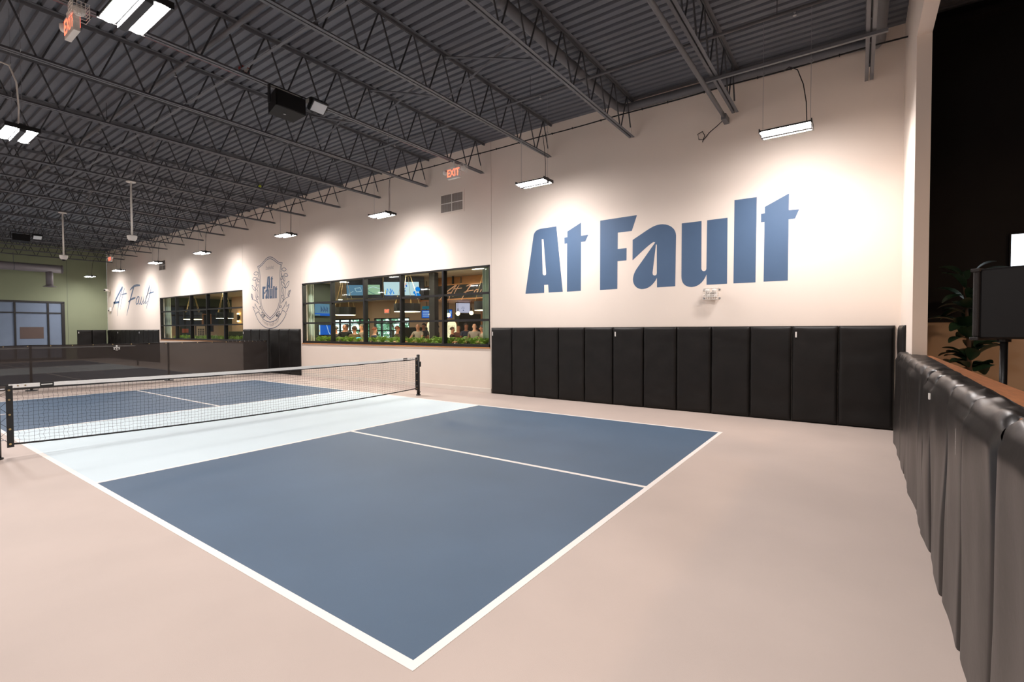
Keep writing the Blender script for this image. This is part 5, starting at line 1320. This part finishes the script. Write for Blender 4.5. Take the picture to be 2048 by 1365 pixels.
# curtains inside the windows
def curtain(y0, y1, label):
    t = thing('curtain', label, 'curtain', (XW + .34, (y0 + y1) / 2, 1.05), 'sage curtains')
    def fn_(a, b):
        return (XW + .36 + (.05 * math.sin(a * max(3, round((y1 - y0) / .11)) * math.pi * 2)) + .012 * math.sin(a * 23 + b * 3), y0 + (y1 - y0) * a, .25 + 3.0 * b)
    part('cloth', MB().grid(fn_, 60, 8), curtain_m, t, smooth=True)
    part('rod', MB().tube([(XW + .36, y0 - .05, 3.27), (XW + .36, y1 + .05, 3.27)], .015, 8), black, t)
curtain(13.36, 13.86, 'pale sage curtain at the crest end of the near window')
curtain(5.78, 6.02, 'pale sage curtain at the padded end of the near window')
curtain(25.15, 25.95, 'pale sage curtain in the far window')

# ferns along the sills
fm = MB()
rnd = random.Random(3)
for i in range(34):
    a = rnd.random() * 6.283; L = rnd.uniform(.22, .40); up = rnd.uniform(.5, 1.3)
    pts = []
    for k in range(7):
        t = k / 6
        rr = L * t * math.cos(up * .7) + .01
        zz = L * (math.sin(up) * t * 1.25 - .75 * t * t)
        pts.append(Vector((rr * math.cos(a), rr * math.sin(a), zz)))
    sd = Vector((-math.sin(a), math.cos(a), 0))
    for k in range(1, 7):
        p = pts[k]; d = (pts[k] - pts[k - 1])
        w = .055 * math.sin(math.pi * (k / 7)) + .012
        for s in (-1, 1):
            fm.add([p - d * .45, p - d * .1 + sd * s * w + Vector((0, 0, -.01)), p + d * .1 + sd * s * w * .9, p + d * .1], [(0, 1, 2, 3)])
fern_me = fm.mesh('fronds', fern_m)
pot_me = MB().lathe([(.07, 0), (.09, .01), (.11, .16), (.10, .16)], 14).mesh('pot', M('charcoal_pot', (44, 42, 40), 0.7))
def fern(x, y, label, group, s):
    t = thing('potted_fern', label, 'fern', (x, y, 1.075), group)
    o = bpy.data.objects.new('pot', pot_me); COL.objects.link(o); o.parent = t; o.scale = (1, 1, .55)
    o = bpy.data.objects.new('fronds', fern_me); COL.objects.link(o); o.parent = t; o.location = (0, 0, .055)
    o.rotation_euler = (0, 0, random.choice((0, math.pi))); o.scale = (s * .44, s * .85, s); o['kind'] = 'stuff'
n1 = 19
for i in range(n1):
    fern(XW + random.uniform(.28, .30), 5.95 + i * (6.85 / (n1 - 1)), 'bushy green fern on the near window sill, %s from its padded end' % ORD[i], 'ferns on the near sill', random.uniform(.95, 1.25))
n2 = 15
for i in range(n2):
    fern(XW + random.uniform(.28, .30), 17.75 + i * (6.6 / (n2 - 1)), 'bushy green fern on the far window sill, %s from its crest end' % ORD[i], 'ferns on the far sill', random.uniform(.9, 1.2))
# planter shelf that carries the ferns
struct('trim_4', MB().box(XW + .13, XW + .42, 5.53, 13.44, .95, 1.062), wood_l)
struct('trim_5', MB().box(XW + .13, XW + .42, 17.40, 25.32, .95, 1.062), wood_l)

# back of the far bar room
sw = struct('wall_bar_side', MB().box(12.6, 12.8, 26.6, 29.0, 0, BZ), bar_beige)
sc2 = thing('wall_sconce', 'black up-and-down wall sconce with warm glow in the far window', 'light', (12.5, 28.05, 2.26))
part('backplate', MB().box(12.575, 12.6, 28.0, 28.14, 2.16, 2.36), black, sc2)
part('tube', MB().tube([(12.52, 28.07, 2.08), (12.52, 28.07, 2.45)], .055, 14), black, sc2, smooth=True)
part('upper_lamp', MB().sphere((12.52, 28.07, 2.47), .06, 12, 8), sconce_glow, sc2, smooth=True)
part('lower_lamp', MB().sphere((12.52, 28.07, 2.06), .06, 12, 8), sconce_glow, sc2, smooth=True)
tag(part('hedge_screen', MB().box(12.2, 12.55, 26.7, 28.6, 0, 1.45, bev=.03), hedge_m), 'low dark green hedge screen below the wall sconce', 'hedge')
po = thing('wall_poster', 'cream framed poster printed with rows of black letters', 'poster', (12.09, BY1, 1.4))
part('frame', MB().box(11.80, 12.38, BY1 - .035, BY1 - .001, 1.0, 1.82), bar_dark, po)
part('paper', MB().box(11.84, 12.34, BY1 - .040, BY1 - .034, 1.04, 1.78), M('cream_paper', (222, 200, 170), .8), po)
pm_ = MB()
for r_i in range(5):
    for c_i in range(4):
        x = 11.93 + c_i * .095; z = 1.62 - r_i * .115
        pm_.box(x, x + .07, BY1 - .042, BY1 - .0395, z - .085, z)
        pm_.box(x + .02, x + .05, BY1 - .0425, BY1 - .0415, z - .06, z - .04)
part('printed_letters', pm_, bar_dark, po)
p2 = thing('wall_poster', 'dark framed picture with an orange panel in the far window', 'poster', (11.2, BY1, 1.5))
part('frame', MB().box(10.95, 11.52, BY1 - .035, BY1 - .001, 1.05, 1.84), bar_green, p2)
part('orange_panel', MB().box(11.05, 11.40, BY1 - .04, BY1 - .034, 1.38, 1.62), M('orange_print', (205, 110, 70), .7), p2)
p3 = thing('wall_poster', 'small dark red picture next to the lettered poster', 'poster', (12.7, BY1, 1.6))
part('frame', MB().box(12.50, 12.84, BY1 - .035, BY1 - .001, 1.42, 1.82), M('dark_red_frame', (74, 40, 34), .6), p3)
part('print', MB().box(12.55, 12.79, BY1 - .04, BY1 - .034, 1.47, 1.77), bar_dark, p3)
dr = struct('door_1', None, loc=(12.4, BY1, 0))
part('jamb', MB().box(12.15, 12.25, BY1 - .06, BY1 - .021, 1.85, 2.5).box(12.62, 12.70, BY1 - .06, BY1 - .021, 1.85, 2.5).box(12.15, 12.70, BY1 - .06, BY1 - .021, 2.5, 2.56), wood_l, dr)

# ------------------------------------------------------------------ sub-parts: hang small pieces on the part that carries them
def stem_(n): return n.split('.')[0]
def mid(o):
    n = len(o.data.vertices) or 1
    c = Vector((0, 0, 0))
    for q in o.data.vertices: c += q.co
    return c / n
NEST = {'screen_graphic': 'screen', 'wire_cage': 'lamp_head', 'lettering': 'case', 'arrow': 'case', 'tag': 'panel', 'badge': 'cabinet',
        'grille_rail': 'front_grille', 'patch_stripe': 'band_patch', 'grommet': 'side_band', 'led_strip': 'reflector', 'cable_hook': 'suspension_cable',
        'dome': 'body', 'glass_front': 'housing', 'cooling_fins': 'housing', 'diffuser': 'shade', 'printed_letters': 'paper',
        'stitched_lettering': 'panel', 'sprinkler_head': 'pipe', 'coupling': 'pipe', 'twig_pattern': 'glow_panel', 'label_plate': 'junction_box',
        'winch_box': 'tube', 'lacing_hook': 'tube', 'base_knob': 'tube', 'louvre_blades': 'backing'}
for root in [o for o in bpy.data.objects if o.parent is None and o.get('category')]:
    kids = list(root.children)
    mids = {}
    for c in kids:
        want = NEST.get(stem_(c.name))
        if not want: continue
        cand = [k for k in kids if stem_(k.name) == want and k.parent == root and k.location.length < 1e-9]
        if not cand: continue
        mc = mid(c)
        c.parent = min(cand, key=lambda k: (mids.setdefault(k.name, mid(k)) - mc).length)
